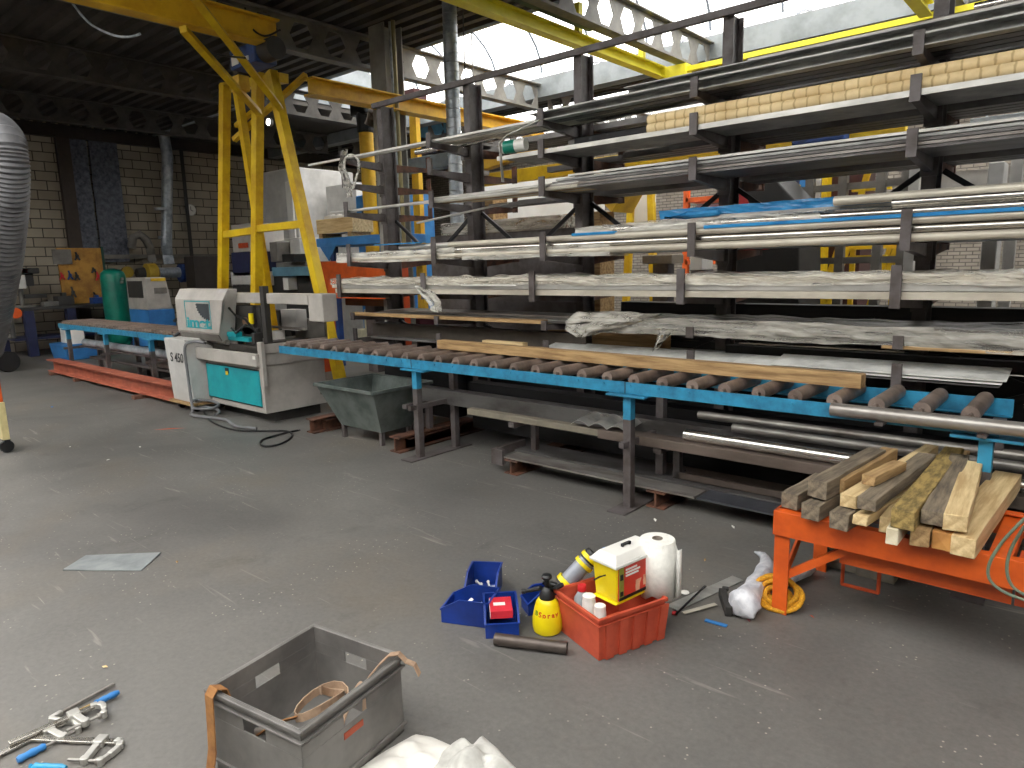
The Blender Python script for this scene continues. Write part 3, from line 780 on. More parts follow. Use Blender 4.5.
pale_sheet = mat('pale zinc sheet', (220, 220, 215), .5, .05, rgb2=(184, 184, 180), scale=4)
# ---- level G: sheets on the lowest arms
z = LV['G'][0]
def slab(label, p, q, y0, y1, z0, th, m, tilt=0, nm='steel_plate'):
    b = MB().box(p, q, y0, y1, z0, z0+th)
    if tilt:
        b.v = [(x, y, zz+(y-y0)*tilt) for x, y, zz in b.v]
    return solo(nm, b, m, label, 'plate')
slab('wide dull grey plate lying at the back of the lowest rack level, middle', -3.55, -.6, 4.74, 5.10, z+.003, .008, pale_sheet, .12)
slab('pale blotchy plate under the drooping film on the lowest rack level', -3.72, -1.5, 4.635, 4.90, z+.02, .006, pale_sheet, .16)
slab('thin plate with bright edge across the centre of the lowest rack level', -3.0, -.45, 4.632, 4.90, z+.008, .005, dark_bar, .15)
slab('long grey flat plate on top at the right of the lowest rack level', -1.72, -.42, 4.63, 4.86, z+.044, .008, pale_sheet, .18)
slab('grey plate showing a thin bright edge under the top plate, lowest rack level', -2.0, -.44, 4.626, 4.86, z+.026, .006, pale_sheet, .18)
sqbar('steel_channel', 'dark long channel lying at the back of the lowest rack level', 'G', -2.2, 1.9, 5.02, z+.085, .08, .06, black_bar)
sqbar('steel_strip', 'thin bright strip high at the back of the lowest rack level', 'G', -2.1, -1.0, 5.0, z+.135, .03, .012, stainless)
sqbar('steel_beam', 'dark long beam lying at the back left of the lowest rack level', 'G', -6.3, -3.4, 4.92, z+.08, .10, .14, mat('dull brown steel', (92, 84, 76), .6, .2))
sqbar('flat_bar', 'flat grey bar before the dark beam, left of the lowest rack level', 'G', -6.1, -3.8, 4.74, z+.012, .12, .02, dark_bar)
sqbar('packing_panel', 'brown board standing at the back left of centre on the lowest rack level', 'G', -3.95, -2.7, 5.06, z+.13, .02, .22, wood_b)
sqbar('wood_block', 'short pale wooden block lying behind the long timber on the lowest rack level', 'G', -4.42, -3.93, 4.70, z+.035, .07, .065, wood)

# ---- shelf under the conveyor (H)
z = .43
sqbar('steel_channel', 'pale dusty channel along the front edge of the shelf under the conveyor, left', 'H', -4.15, -2.7, 4.20, z+.03, .07, .05, mat('dusty steel', (126, 119, 104), .7, .1))
sqbar('steel_beam', 'long dark beam behind the dusty channel on the shelf under the conveyor', 'H', -5.0, -.2, 4.42, z+.07, .12, .13, dark_bar)
sqbar('steel_beam', 'rear black beam on the shelf under the conveyor', 'H', -4.6, 1.2, 4.72, z+.09, .14, .17, black_bar)
sqbar('steel_channel', 'brown grey channel at the front right of the shelf under the conveyor', 'H', -2.78, 1.2, 4.19, z+.035, .13, .065, mat('brown mill steel', (106, 94, 86), .5, .3, rgb2=(80, 70, 62), stretch=(.3, 1, 1)))
b = MB()
for k in range(3):
    pts = [(-3.02+.28*k+.14*t/6*2*.5*2, 0, 0) for t in range(2)]
    x = -3.03+.16*k
    b.prism([(x+.16*t/6, z+.075+.035*math.sin(PI*t/6)) for t in range(7)]+[(x+.16*t/6, z+.071+.035*math.sin(PI*t/6)) for t in range(6, -1, -1)], (0, 4.14, 0), (1, 0, 0), (0, 0, 1), (0, .22, .03))
solo('corrugated_offcut', b, alu, 'small corrugated aluminium offcut left of the shelf channel under the conveyor', 'offcut')
pipe('bright_tube', 'very shiny round tube lying on the brown channel under the conveyor', 'H', -2.12, 1.2, 4.20, z+.108, .04, stainless)
for k in range(2):
    pipe('dark_tube', ['shiny dark tube behind the very shiny tube under the conveyor', 'second dark tube further back under the conveyor'][k], 'H', -1.85-.3*k, 1.2, 4.34+.12*k, z+.165+.03*k, .03, bare)

# ---- bottom level (I)
z = .122
slab('light grey flat plate along the front edge of the bottom rack level', -3.72, -2.02, 4.14, 4.32, z, .012, bare)
slab('dark plate behind the light grey one on the bottom rack level', -3.85, -1.0, 4.35, 4.62, z, .018, dark_bar)
slab('dark blue grey plate at the right front of the bottom rack level', -2.0, 1.2, 4.14, 4.34, z, .012, mat('blued steel', (84, 86, 92), .45, .5))
sqbar('steel_beam', 'dark flanged beam at the right of the bottom rack level', 'I', -2.3, 1.2, 4.50, z+.045, .16, .05, mat('umber steel', (104, 92, 84), .6, .2), shape='u')
sqbar('steel_channel', 'black channel at the back of the bottom rack level', 'I', -4.7, 1.2, 4.86, z+.06, .14, .12, black_bar)
b = MB().bar((-3.80, 4.16, .16), (-3.80, 4.50, .16), .04, .075).box(-3.84, -3.72, 4.12, 4.16, .06, .19)
solo('steel_bracket', b, rack_steel, 'small dark bracket standing at the left tip of the bottom plates', 'bracket')
# dark plates and sections added behind the rack to block backlight
for k in range(3):
    b = MB().box(-6.1+.3*k, 2.0, 5.36+.05*k, 5.372+.05*k, .13, .92-.05*k)
    solo('light_block_plate', b, black_bar, ('first', 'second', 'third')[k]+' of the tall dark plates added behind the rack uprights to block backlight', 'plate')
for k in range(4):
    sqbar('light_block_section', '%s dark box section added above the dark plates behind the rack to block backlight' % ORD[k], 'F', -3.5+.05*k, 2.0, 5.42, .98+.105*k, .14, .10, black_bar, shape='box')
b = MB().box(-6.2, -5.1, 4.92, 5.12, .13, .80)
solo('dark_stillage', b, black_bar, 'dark flat sided steel box standing behind the tub under the conveyor', 'stillage', bev=.01)
# rusty I beams on the floor at the left of the rack
for k, (p, q, lab) in enumerate((((-4.95, 3.98), (-4.95, 5.0), 'short rusty floor beam beside the dark tub under the conveyor'), ((-6.30, 3.98), (-6.30, 4.7), 'short rusty floor beam between the bandsaw and the dark tub'))):
    b = MB(); x, y0 = p; x1, y1 = q
    if k == 0: y0 = 4.0
    b.box(x-.07, x+.07, y0, y1, 0, .014).box(x-.07, x+.07, y0, y1, .136, .15).box(x-.008, x+.008, y0, y1, .014, .136)
    solo('floor_beam', b, rust, lab, 'beam')
# ================================================================== ROLLER CONVEYORS
def conveyor(label, x0, x1, ztop, spacing, legs, joints, name='roller_conveyor', xr0=None):
    L = x1-x0
    t = thing(name, label, 'roller conveyor', (x0, 4.0, 0))
    b = MB().box(x0, x1, 4.0, 4.006, ztop-.08, ztop).box(x0, x1, 4.006, 4.04, ztop-.08, ztop-.074)
    x = x0+.1
    while x < x1:
        b.cyl((x, 3.994, ztop-.025), (x, 4.0, ztop-.025), .010, n=6); x += spacing
    for j in joints: b.box(j-.003, j+.003, 3.997, 4.0, ztop-.08, ztop, 1)
    b.build('front_rail', [blue_rail, dark], t, world=True)
    MB().box(x0, x1, 4.548, 4.554, ztop-.08, ztop+.015).box(x0, x1, 4.51, 4.548, ztop-.08, ztop-.074).build('back_rail', blue_rail, t, world=True)
    x = x0+.1
    while x < x1-.04:
        b = MB().cyl((x, 4.045, ztop+.007), (x, 4.535, ztop+.007), .042, n=18)
        b.cyl((x, 4.006, ztop+.005), (x, 4.045, ztop+.005), .014, n=8).cyl((x, 4.535, ztop+.005), (x, 4.55, ztop+.005), .014, n=8)
        b.build('roller', roller_m, t, world=True, smooth=True)
        x += spacing
    for lx in legs:
        b = MB()
        b.box(lx-.15, lx+.15, 3.96, 4.10, ztop-.098, ztop-.083, 1).box(lx-.03, lx+.03, 3.99, 4.05, ztop-.26, ztop-.098, 1).box(lx-.03, lx+.03, 3.99, 4.05, .012, ztop-.26, 0)
        b.box(lx-.03, lx+.03, 4.44, 4.50, .012, ztop-.083, 0).box(lx-.02, lx+.02, 3.92, 4.52, .45, .49, 0)
        b.box(lx-.08, lx+.065, 3.86, 4.62, 0, .012, 0)
        b.build('leg_frame', [rack_steel, blue_rail], t, world=True, bev=.002)
    return t
conv = conveyor('long blue roller conveyor right of the bandsaw, with a timber beam lying on it', -6.82, -.37, .895, .2145, (-4.62, -2.45, -.42), (-4.66, -2.47))
# long timber and round bar lying on the rollers
zt = .895+.05
b = MB(); pA = Vector((-4.72, 4.42, zt+.042)); pB = Vector((-1.06, 4.29, zt+.042)); b.bar(pA, pB, .085, .08)
solo('timber_beam', b, wood_b, 'long brown timber beam lying along the rollers of the blue conveyor', 'timber', bev=.003)
b = MB(); b.bar((-1.62, 4.22, zt+.012), (-.98, 4.17, zt+.012), .07, .02) if False else None
b = MB().cyl(at(831, 411, Y=3.93), Vector((.7, 3.93, .905)), .041, n=24, hollow=.88)
p_ = at(831, 411, Y=3.95)
b = MB().cyl((p_.x, 3.95, .875), (1.2, 3.95, .875), .036, n=24, hollow=.86)
# two brackets on the rail carry the loose pipe
solo('round_pipe', b, bare, 'thick grey round pipe resting along the front of the blue conveyor at the right', 'pipe', smooth=True, origin=(p_.x, 3.95, .839))
sp = MB().box(-.9, -.86, 3.9, 4.0, .822, .838).box(-.45, -.41, 3.9, 4.0, .822, .838)
sp.build('pipe_rest', rack_steel, conv, world=True)
for k, zz in enumerate((.87, .84, .80)):
    pipe('bright_tube', ('upper', 'middle', 'lower')[k]+' of the bright bars poking in at the right end of the blue conveyor', 'x', -.33+.03*k, 1.2, 4.62+.05*k, zz, .018, stainless)

lconv = conveyor('blue roller conveyor with thick set of narrow rollers left of the bandsaw', -14.0, -9.3, .88, .105, (-13.6, -11.9, -10.2), (-10.6,), name='feed_conveyor')
b = MB().cyl((-13.4, 4.2, .56), (-9.7, 4.2, .56), .06, n=16, hollow=.9)
solo('grey_pipe', b, galv, 'grey pipe stored along the legs under the left conveyor', 'pipe', smooth=True)
MBr = MB().box(-13.6, -10.2, 4.16, 4.24, .48, .498); MBr.build('lower_rail', rack_steel, lconv, world=True)
b = MB().cyl((-11.2, 4.38, .34), (-9.6, 4.38, .34), .05, n=14, hollow=.9)
b2 = MB().box(-13.6, -10.0, 4.30, 4.46, .26, .29).build('lower_shelf', rack_steel, lconv, world=True)
solo('grey_pipe', b, bare, 'short grey pipe on the low shelf under the left conveyor', 'pipe', smooth=True)

# red primer I-beam on the floor
b = MB().box(-14.1, -9.15, 3.78, 3.98, .055, .07).box(-14.1, -9.15, 3.78, 3.98, .245, .26).box(-14.1, -9.15, 3.875, 3.885, .07, .245)
solo('steel_beam', b, primer, 'long red primed I beam on the floor in front of the left conveyor', 'beam')
for k, (x, l) in enumerate(((-13.9, .1), (-12.7, .1), (-10.1, .5))):
    b = MB().box(x-.05, x+.05, 3.66 if k == 2 else 3.74, 3.98, 0, .053)
    solo('wood_wedge', b, mat('red brown wood', (120, 82, 66), .8), ('far left', 'middle', 'long near')[k]+' wooden packer under the red primed beam', 'packer', bev=.003)

# ================================================================== THE BANDSAW
SX = -8.62
saw = thing('bandsaw', 'grey and teal horizontal bandsaw with lettered head and S 450 on its left cabinet', 'bandsaw', (-7.8, 4.3, 0))
def sp(name, b, m, parent=saw, **k): return b.build(name, m, parent, world=True, **k)
# left cabinet, wider at the base
def taper_box(b, x0, x1, y0, y1, z0, z1, X0, X1, Y0, Y1, mi=0):
    vs = [(x0, y0, z0), (x1, y0, z0), (x1, y1, z0), (x0, y1, z0), (X0, Y0, z1), (X1, Y0, z1), (X1, Y1, z1), (X0, Y1, z1)]
    return b.add(vs, [(3, 2, 1, 0), (4, 5, 6, 7), (0, 1, 5, 4), (1, 2, 6, 5), (2, 3, 7, 6), (3, 0, 4, 7)], mi)
b = taper_box(MB(), -8.98, -8.42, 3.74, 4.16, .12, .90, -9.05, -8.47, 3.72, 4.20)
cab = sp('side_cabinet', b, grey_lt, bev=.01)
sp('base_plate', MB().box(-9.02, -8.38, 3.70, 4.2, .09, .12), wood_b, cab)
text('S 450', 'lettering', .16, black, cab, Vector((-8.73, 3.722, .66))-saw.location, (PI/2-.02, 0, 0), bold=.002)
for k, (x, y) in enumerate(((-8.9, 3.8), (-8.5, 3.8), (-8.5, 4.12))):
    b = MB().lathe([(.045, -.018), (.045, .018)], (x, y, .045), 16, axis='x').box(x-.025, x-.02, y-.03, y+.03, .04, .09).box(x+.02, x+.025, y-.03, y+.03, .04, .09)
    sp('caster', b, black, saw, smooth=True)
# main body
b = MB()
b.box(-8.34, -7.06, 3.92, 4.72, .12, .70)
b.box(-8.30, -7.12, 4.06, 4.66, .0, .12, 1)
body = sp('body', b, [grey_mach, dark], bev=.008)
b = MB().box(-8.36, -7.12, 3.905, 3.918, .20, .60)
pan = sp('front_panel', b, teal, body, label='teal front panel', bev=.004)
b = MB().box(-7.88, -7.80, 3.899, 3.904, .52, .585)
sp('latch', b, black, body); sp('warning_sticker', MB().box(-7.87, -7.81, 3.896, 3.899, .50, .545), yellow, body, label='yellow warning sticker')
sp('panel_seam', MB().box(-8.36, -7.12, 3.908, 3.916, .60, .612).box(-8.36, -7.12, 3.908, 3.916, .188, .20), dark, body)
# tray rim around the table
b = MB().box(-8.55, -7.04, 3.84, 3.90, .66, .80).box(-7.08, -7.04, 3.90, 4.76, .66, .80).box(-8.55, -8.49, 3.90, 4.76, .66, .80).box(-8.49, -7.08, 3.90, 4.76, .66, .70)
tray = sp('coolant_tray', b, grey_mach, bev=.006)
b = MB().box(-7.04, -7.02, 3.92, 4.76, .80, .90).box(-7.06, -6.98, 3.88, 3.92, .44, .93)
sp('side_guard', b, grey_mach, tray)
sp('small_plate', MB().box(-7.10, -7.05, 3.835, 3.84, .745, .78), white, tray, label='small white type plate')
# steel table and vice
b = MB().box(-8.35, -7.15, 4.0, 4.6, .70, .86).box(-7.62, -7.2, 4.05, 4.7, .86, .90)
sp('saw_table', b, mat('oily cast iron', (84, 80, 76), .4, .5), bev=.006)
b = MB().box(-8.25, -7.75, 4.02, 4.10, .86, .95).cyl((-8.4, 4.0, .87), (-7.9, 3.98, .87), .03, n=12).cyl((-8.34, 4.0, .82), (-8.34, 3.92, .87), .018, n=10)
sp('vice', b, bare, smooth=True)
b = MB().box(-7.45, -6.84, 4.60, 4.64, .90, 1.13)
sp('fence', b, grey_mid, bev=.003)
b = MB().box(-7.22, -7.14, 4.05, 4.12, .90, 1.53)
sp('guide_post', b, dark, bev=.004)
b = MB().box(-7.55, -7.38, 4.3, 4.42, .90, 1.0)
sp('vice_jaw', b, white)
# saw bow: left wheel box, long arm, right wheel box
bow = MB()
x0, x1 = -9.12, -7.72
pr = [(3.86, 1.02), (3.86, 1.40), (3.92, 1.50), (4.36, 1.53), (4.36, .96), (3.98, .96)]
bow.prism(pr, (x0, 0, 0), (0, 1, 0), (0, 0, 1), (x1-x0-.10, 0, 0))
bow = MB()
vs = []
for (xa, xb, y, zz) in ((-8.98, -7.90, 3.88, .99), (-8.98, -7.74, 3.88, 1.375), (-9.02, -7.78, 3.97, 1.50), (-9.02, -7.78, 4.09, 1.50), (-8.95, -7.94, 4.09, .90), (-8.96, -7.94, 3.94, .88)):
    vs += [(xa, y, zz), (xb, y, zz)]
n = 6
fs = [tuple(2*i for i in range(n)), tuple(2*i+1 for i in reversed(range(n)))] + [(2*i, 2*i+1, 2*((i+1) % n)+1, 2*((i+1) % n)) for i in range(n)]
bow.add(vs, fs)
bow.box(-8.4, -6.34, 4.085, 4.22, 1.335, 1.45)
bow.box(-6.36, -6.10, 4.10, 4.28, 1.165, 1.45)
bw = sp('saw_bow', bow, grey_mach, bev=.01)
sp('bow_underside', MB().bar((-8.97, 3.905, .93), (-7.93, 3.905, .93), .01, .085, up=(0, -.5, 1)), grey_mid, bw, label='dark grey lower skirt of the head')
# badge: square outline, quarter saw-blade disc, lettering
bx0, bx1, bz0, bz1, by = -8.72, -8.06, 1.03, 1.36, 3.876
b = MB()
for (a, c, d, e) in ((bx0, bx1, bz1-.012, bz1), (bx0, bx0+.012, bz0, bz1), (bx1-.012, bx1, bz0, bz1), (bx0, bx1, bz0, bz0+.012)): b.box(a, c, by, by+.004, d, e)
bd = sp('badge', b, teal, bw)
poly = [(bx1-.03, bz1-.03)]
for k in range(19):
    a = PI+PI/2*k/18; r = .25 if k % 2 else .225
    poly.append((bx1-.03+r*1.35*math.cos(a), bz1-.03+r*.82*math.sin(a)))
sp('badge_disc', MB().prism(poly, (0, by, 0), (1, 0, 0), (0, 0, 1), (0, .003, 0)), mat('badge grey', (62, 68, 72), .5), bd)
text('imet', 'lettering', .17, teal, bd, Vector(((bx0+bx1)/2, by-.001, 1.095))-saw.location, (PI/2, 0, 0), bold=.005, sx=1.95)
# mechanism between the head and the arm: motor, cylinder, hoses, blade guides
b = MB().cyl((-7.66, 4.3, 1.12), (-7.66, 4.12, 1.12), .085, n=18).cyl((-7.66, 4.12, 1.12), (-7.66, 4.08, 1.12), .05, n=14)
sp('motor', b, mat('copper brown', (142, 104, 78), .5, .2), bw, smooth=True)
sp('oil_cup', MB().cyl((-7.50, 4.08, 1.10), (-7.50, 4.08, 1.22), .028, n=12), yellow_pl, bw, label='small yellow cup')
b = MB().tube([(-7.8, 3.98, 1.28), (-7.6, 3.95, 1.2), (-7.45, 3.98, 1.16), (-7.38, 4.05, 1.02), (-7.45, 4.1, .92)], .014, 8).tube([(-7.75, 3.96, 1.05), (-7.6, 3.93, 1.0), (-7.5, 4.0, 1.1), (-7.42, 4.1, 1.0)], .012, 8)
sp('hose', b, black, bw, smooth=True)
b = MB().box(-7.95, -7.45, 4.0, 4.10, .90, .945).box(-7.92, -7.7, 3.98, 4.06, .945, 1.0)
sp('blade_guide', b, teal, bw, label='teal blade guide', bev=.003)
sp('guide_block', MB().box(-7.74, -7.42, 4.10, 4.25, .93, 1.05).box(-7.42, -7.36, 4.02, 4.12, .88, 1.0), dark, bw)
sp('band_blade', MB().box(-7.8, -6.8, 4.335, 4.338, 1.03, 1.06), bare, bw)
sp('gear_housing', MB().box(-7.95, -7.50, 4.10, 4.28, .96, 1.30).box(-7.5, -7.40, 4.14, 4.2, 1.0, 1.3), dark, bw, bev=.01)
sp('drive_box', MB().box(-7.5, -7.18, 4.46, 4.60, 1.0, 1.24), grey_lt, bw)
b = MB().cyl((-9.05, 3.92, 1.12), (-8.98, 3.85, 1.10), .02, n=10).cyl((-8.98, 3.9, .95), (-9.02, 3.84, .90), .022, n=10)
sp('lock_knob', b, black, bw, smooth=True)
for k in range(4):
    sp('hazard_tape', MB().box(-9.035, -9.015, 4.0, 4.10, 1.18+.06*k, 1.205+.06*k), yellow, bw, label='yellow black hazard tape') if k < 3 else None
# tap and grey hose coming down the front
b = MB().tube(cr([(-8.22, 3.86, .86), (-8.34, 3.78, .88), (-8.42, 3.70, .82), (-8.40, 3.69, .5), (-8.36, 3.68, .2), (-8.30, 3.66, .06), (-8.2, 3.6, .03), (-7.9, 3.66, .025), (-7.6, 3.72, .022), (-7.2, 3.62, .022), (-6.9, 3.70, .02)]), .018, 8)
sp('drain_hose', b, mat('grey hose', (120, 120, 122), .5), saw, smooth=True)
pts = [(-8.2+.22*math.cos(a), 3.78+.12*math.sin(a), .03+.006*k) for k, a in enumerate([2*PI*j/14 for j in range(24)])]
solo('coiled_hose', MB().tube(pts, .017, 8), mat('grey hose', (120, 120, 122), .5), 'grey hose coiled on the floor under the front of the bandsaw', 'hose', smooth=True)
p = at(262, 440, Z=.012)
pts = [(-6.55+.02*0, 3.95, .014)] + [at(x, y, Z=.012) for x, y in ((300, 430), (285, 433), (262, 440), (264, 446), (280, 444), (292, 436), (286, 431), (262, 431), (235, 430), (212, 422), (204, 412))]
solo('power_cable', MB().tube(cr(pts[1:]), .010, 8), black, 'thin black cable looped on the floor right of the bandsaw', 'cable', smooth=True)

# ================================================================== DARK TUB UNDER THE CONVEYOR
tub = thing('swarf_tub', 'dark galvanised sheet metal tub with sloping sides under the conveyor beside the bandsaw', 'tub', (-5.6, 4.35, 0))
def hopper(b, top, bot, zt_, zb, th=.012):
    tx0, tx1, ty0, ty1 = top; bx0, bx1, by0, by1 = bot
    T = [Vector((tx0, ty0, zt_)), Vector((tx1, ty0, zt_)), Vector((tx1, ty1, zt_)), Vector((tx0, ty1, zt_))]
    B = [Vector((bx0, by0, zb)), Vector((bx1, by0, zb)), Vector((bx1, by1, zb)), Vector((bx0, by1, zb))]
    ct = sum(T, Vector())/4; cb = sum(B, Vector())/4
    def inn(v, c): return v+Vector((-th if v.x > c.x else th, -th if v.y > c.y else th, 0))
    TI = [inn(v, ct) for v in T]; BI = [inn(v, cb)+Vector((0, 0, th)) for v in B]
    vs = T+B+TI+BI; fs = [(7, 6, 5, 4), (12, 13, 14, 15)]
    for i in range(4):
        j = (i+1) % 4; fs += [(i+4, j+4, j, i), (8+i, 8+j, 12+j, 12+i), (i, j, 8+j, 8+i)]
    b.add(vs, fs)
b = MB(); hopper(b, (-6.02, -5.10, 3.90, 4.62), (-5.88, -5.24, 4.08, 4.46), .56, .13)
b.build('tub_body', tub_m, tub, world=True)
b = MB()
for a, c in (((-6.03, 3.89), (-5.09, 3.89)), ((-6.03, 4.63), (-5.09, 4.63))): b.bar((a[0], a[1], .56), (c[0], c[1], .56), .03, .03)
for a, c in (((-6.03, 3.89), (-6.03, 4.63)), ((-5.09, 3.89), (-5.09, 4.63))): b.bar((a[0], a[1], .56), (c[0], c[1], .56), .03, .03)
b.build('rim', tub_m, tub, world=True, bev=.003)
for (x, y) in ((-5.86, 4.10), (-5.26, 4.10), (-5.26, 4.44), (-5.86, 4.44)):
    MB().box(x-.02, x+.02, y-.02, y+.02, 0, .135).build('leg', rack_steel, tub, world=True)
# ================================================================== ORANGE TRESTLE WITH TIMBER
tr = thing('trestle_table', 'orange painted steel trestle frame heaped with short timbers, right foreground', 'trestle', (-.2, 3.45, 0))
b = MB().box(-1.14, 1.3, 3.17, 3.18, .40, .52).box(-1.14, 1.3, 3.18, 3.22, .51, .52)
b.build('front_rail', orange, tr, world=True, bev=.002)
MB().box(-1.14, 1.3, 3.80, 3.81, .40, .52).box(-1.14, 1.3, 3.76, 3.80, .51, .52).build('rear_rail', orange, tr, world=True, bev=.002)
MB().box(-1.14, -1.13, 3.18, 3.80, .40, .52).build('end_rail', orange, tr, world=True)
MB().box(-.30, -.22, 3.18, 3.80, .44, .50).box(.5, .58, 3.18, 3.80, .44, .50).each('cross_rail', orange, tr, world=True)
MB().box(-.86, -.21, 3.26, 3.27, .30, .41).build('lower_panel', orange, tr, world=True)
MB().box(-.2, -.1, 3.26, 3.36, .30, .5).build('bracket', orange_dk, tr, world=True)
for (x, y) in ((-1.10, 3.19), (-1.10, 3.79), (1.2, 3.19), (1.2, 3.79)):
    MB().box(x-.035, x+.035, y-.006, y+.006, 0, .42).box(x-.035, x-.023, y, y+.05, 0, .42).build('leg', orange, tr, world=True, bev=.001)
MB().bar((-1.12, 3.23, .10), (-1.12, 3.70, .42), .012, .05).bar((-1.09, 3.21, .19), (-.80, 3.24, .40), .03, .035).build('leg_brace', orange, tr, world=True)
_a = at(842, 584, Y=3.5); _c = at(878, 593, Y=3.4)
MB().cyl(_a, _c, .009, n=8).cyl(_a, _a+Vector((0, 0, .16)), .009, n=8).cyl(_c, _c+Vector((0, 0, .16)), .009, n=8).build('handle_bar', orange_dk, tr, world=True)

def zc(x, y): return 680+x/2.977, 320+y/2.977
TM = [ # near end centre, far end centre (zoomed crop), z near, z far, w, h, material, words
 ((325, 540), (425, 480), .565, .565, .078, .078, wood_g, 'weathered grey square timber at the far left end of the heap'),
 ((388, 572), (500, 508), .565, .565, .080, .075, wood_g, 'short grey ended timber second from the left at the front of the heap'),
 ((408, 505), (585, 405), .655, .650, .088, .085, wood_g, 'thick dark green ended timber lying on the two leftmost ones'),
 ((465, 495), (625, 400), .640, .640, .075, .075, wood_b, 'brown timber lying against the right side of the thick dark green ended one'),
 ((472, 600), (640, 490), .562, .562, .082, .078, wood_g, 'dark grey ended timber under the bright pale one, left of centre'),
 ((500, 540), (748, 388), .638, .638, .070, .060, wood, 'bright pale timber on top left of centre reaching far back'),
 ((560, 478), (655, 432), .718, .715, .060, .045, wood_b, 'short tan block lying loose on top of the heap'),
 ((555, 548), (735, 412), .665, .665, .080, .055, wood_g, 'long grey timber with broken mossy end lying across the middle'),
 ((535, 598), (790, 440), .590, .590, .060, .045, wood, 'thin pale timber under the long grey broken ended one'),
 ((612, 612), (740, 470), .565, .565, .055, .070, wood, 'pale narrow timber hidden left of the small white ended one'),
 ((662, 595), (815, 400), .640, .640, .088, .080, wood_y, 'rough yellow brown mossy timber with splintered end, centre of the heap'),
 ((630, 645), (700, 560), .562, .562, .048, .070, mat('white ended wood', (222, 212, 186), .8, rgb2=(190, 176, 144)), 'small timber with a white painted end at the front of the heap'),
 ((752, 590), (832, 415), .645, .650, .085, .060, wood_g, 'smooth dark grey timber left of the light one on top'),
 ((820, 605), (870, 440), .650, .640, .085, .070, wood, 'light timber with grey end on top right of the dark grey one'),
 ((712, 650), (800, 540), .562, .562, .070, .075, wood_b, 'tan ended timber left of the orange brown ended one, bottom front row'),
 ((776, 660), (850, 560), .562, .562, .070, .075, mat('orange brown wood', (190, 136, 72), .8, rgb2=(146, 96, 46)), 'orange brown ended timber in the bottom front row'),
 ((842, 675), (985, 478), .562, .562, .086, .085, wood, 'large long pale timber at the front right corner of the heap'),
 ((850, 590), (960, 470), .562, .562, .070, .070, wood, 'long pale timber just left of the large corner one, reaching back'),
 ((800, 440), (858, 388), .60, .60, .06, .05, wood_b, 'tan timber end poking up behind the mossy and dark grey ones'),
]
for i, (a, c, z0, z1, w_, h_, m, lab) in enumerate(TM):
    pa = at(*zc(*a), Z=z0); pc = at(*zc(*c), Z=z1)
    b = MB(); n = 7; d = pc-pa; vs = []
    dd = d.normalized(); sd = dd.cross(Vector((0, 0, 1))).normalized(); up = sd.cross(dd).normalized()
    rr = random.Random(i)
    for k in range(n):
        p = pa+d*k/(n-1)
        for s, t in ((-1, -1), (1, -1), (1, 1), (-1, 1)):
            e = dd*rr.uniform(-.006, .006) if k in (0, n-1) else Vector()
            vs.append(p+sd*s*(w_/2+rr.uniform(-.0025, .0015))+up*t*(h_/2+rr.uniform(-.0025, .0015))+e)
    fs = [(3, 2, 1, 0), tuple((n-1)*4+j for j in range(4))]
    for k in range(n-1):
        for j in range(4):
            j2 = (j+1) % 4; fs.append((k*4+j, k*4+j2, k*4+4+j2, k*4+4+j))
    b.add(vs, fs)
    # local axes along the timber, so the grain follows it
    o = solo('timber', b, m, lab, 'timber', 'short timbers on the orange trestle', origin=pa, bev=.004)
    ang = math.atan2(dd.y, dd.x); rm = Matrix.Rotation(-ang, 4, 'Z')
    o.data.transform(rm); o.rotation_euler = (0, 0, ang)
# green hoses hanging at the right end
for k, (pts, lab) in enumerate((([(1040, 505), (1018, 525), (1000, 545), (989, 565), (990, 580), (1004, 592), (1030, 602)], 'thin green hose looping over the right end of the orange trestle'),
        ([(1045, 500), (1022, 530), (1010, 552), (1007, 572), (1014, 588), (1032, 598)], 'inner thin green hose beside the first at the right end of the orange trestle'))):
    P = cr([at(x, y, Y=3.08+.03*k) for x, y in pts])
    solo('hanging_hose', MB().tube(P, .006, 8), mat('green grey hose', (112, 124, 104), .5), lab, 'hose', smooth=True)
# concrete blocks under the trestle
for k, (x, y) in enumerate(((825, 568), (858, 578))):
    p = at(x, y, Z=0)
    b = MB().box(p.x-.02, p.x+.17, p.y+.02, p.y+.18, 0, .11-.02*k)
    solo('concrete_block', b, mat('old concrete', (128, 122, 110), .9, rgb2=(96, 92, 82), bump=.2), ['left', 'right'][k]+' one of two old concrete blocks on the floor under the orange trestle', 'block', bev=.008)

# ================================================================== CRATES
def quadbox(b, bot, top, z0, z1, mi=0):
    vs = [(x, y, z0) for x, y in bot]+[(x, y, z1) for x, y in top]
    return b.add(vs, [(3, 2, 1, 0), (4, 5, 6, 7), (0, 1, 5, 4), (1, 2, 6, 5), (2, 3, 7, 6), (3, 0, 4, 7)], mi)
def wall_with_hole(b, p, q, z0, z1, th, inward, hole):
    """upright wall p->q, th thick toward 'inward', hole=(u0,u1,zlo,zhi) rounded-less handle opening"""
    p = Vector((p[0], p[1], 0)); q = Vector((q[0], q[1], 0)); L = (q-p).length; d = (q-p)/L; n = Vector(inward).normalized()*th
    def seg(u0, u1, a, c):
        P0, P1 = p+d*u0, p+d*u1
        b.prism([(0, a), (u1-u0, a), (u1-u0, c), (0, c)], P0, d, (0, 0, 1), n)
    if hole:
        u0, u1, a, c = hole
        seg(0, L, z0, a); seg(0, u0, a, c); seg(u1, L, a, c); seg(0, L, c, z1)
    else: seg(0, L, z0, z1)
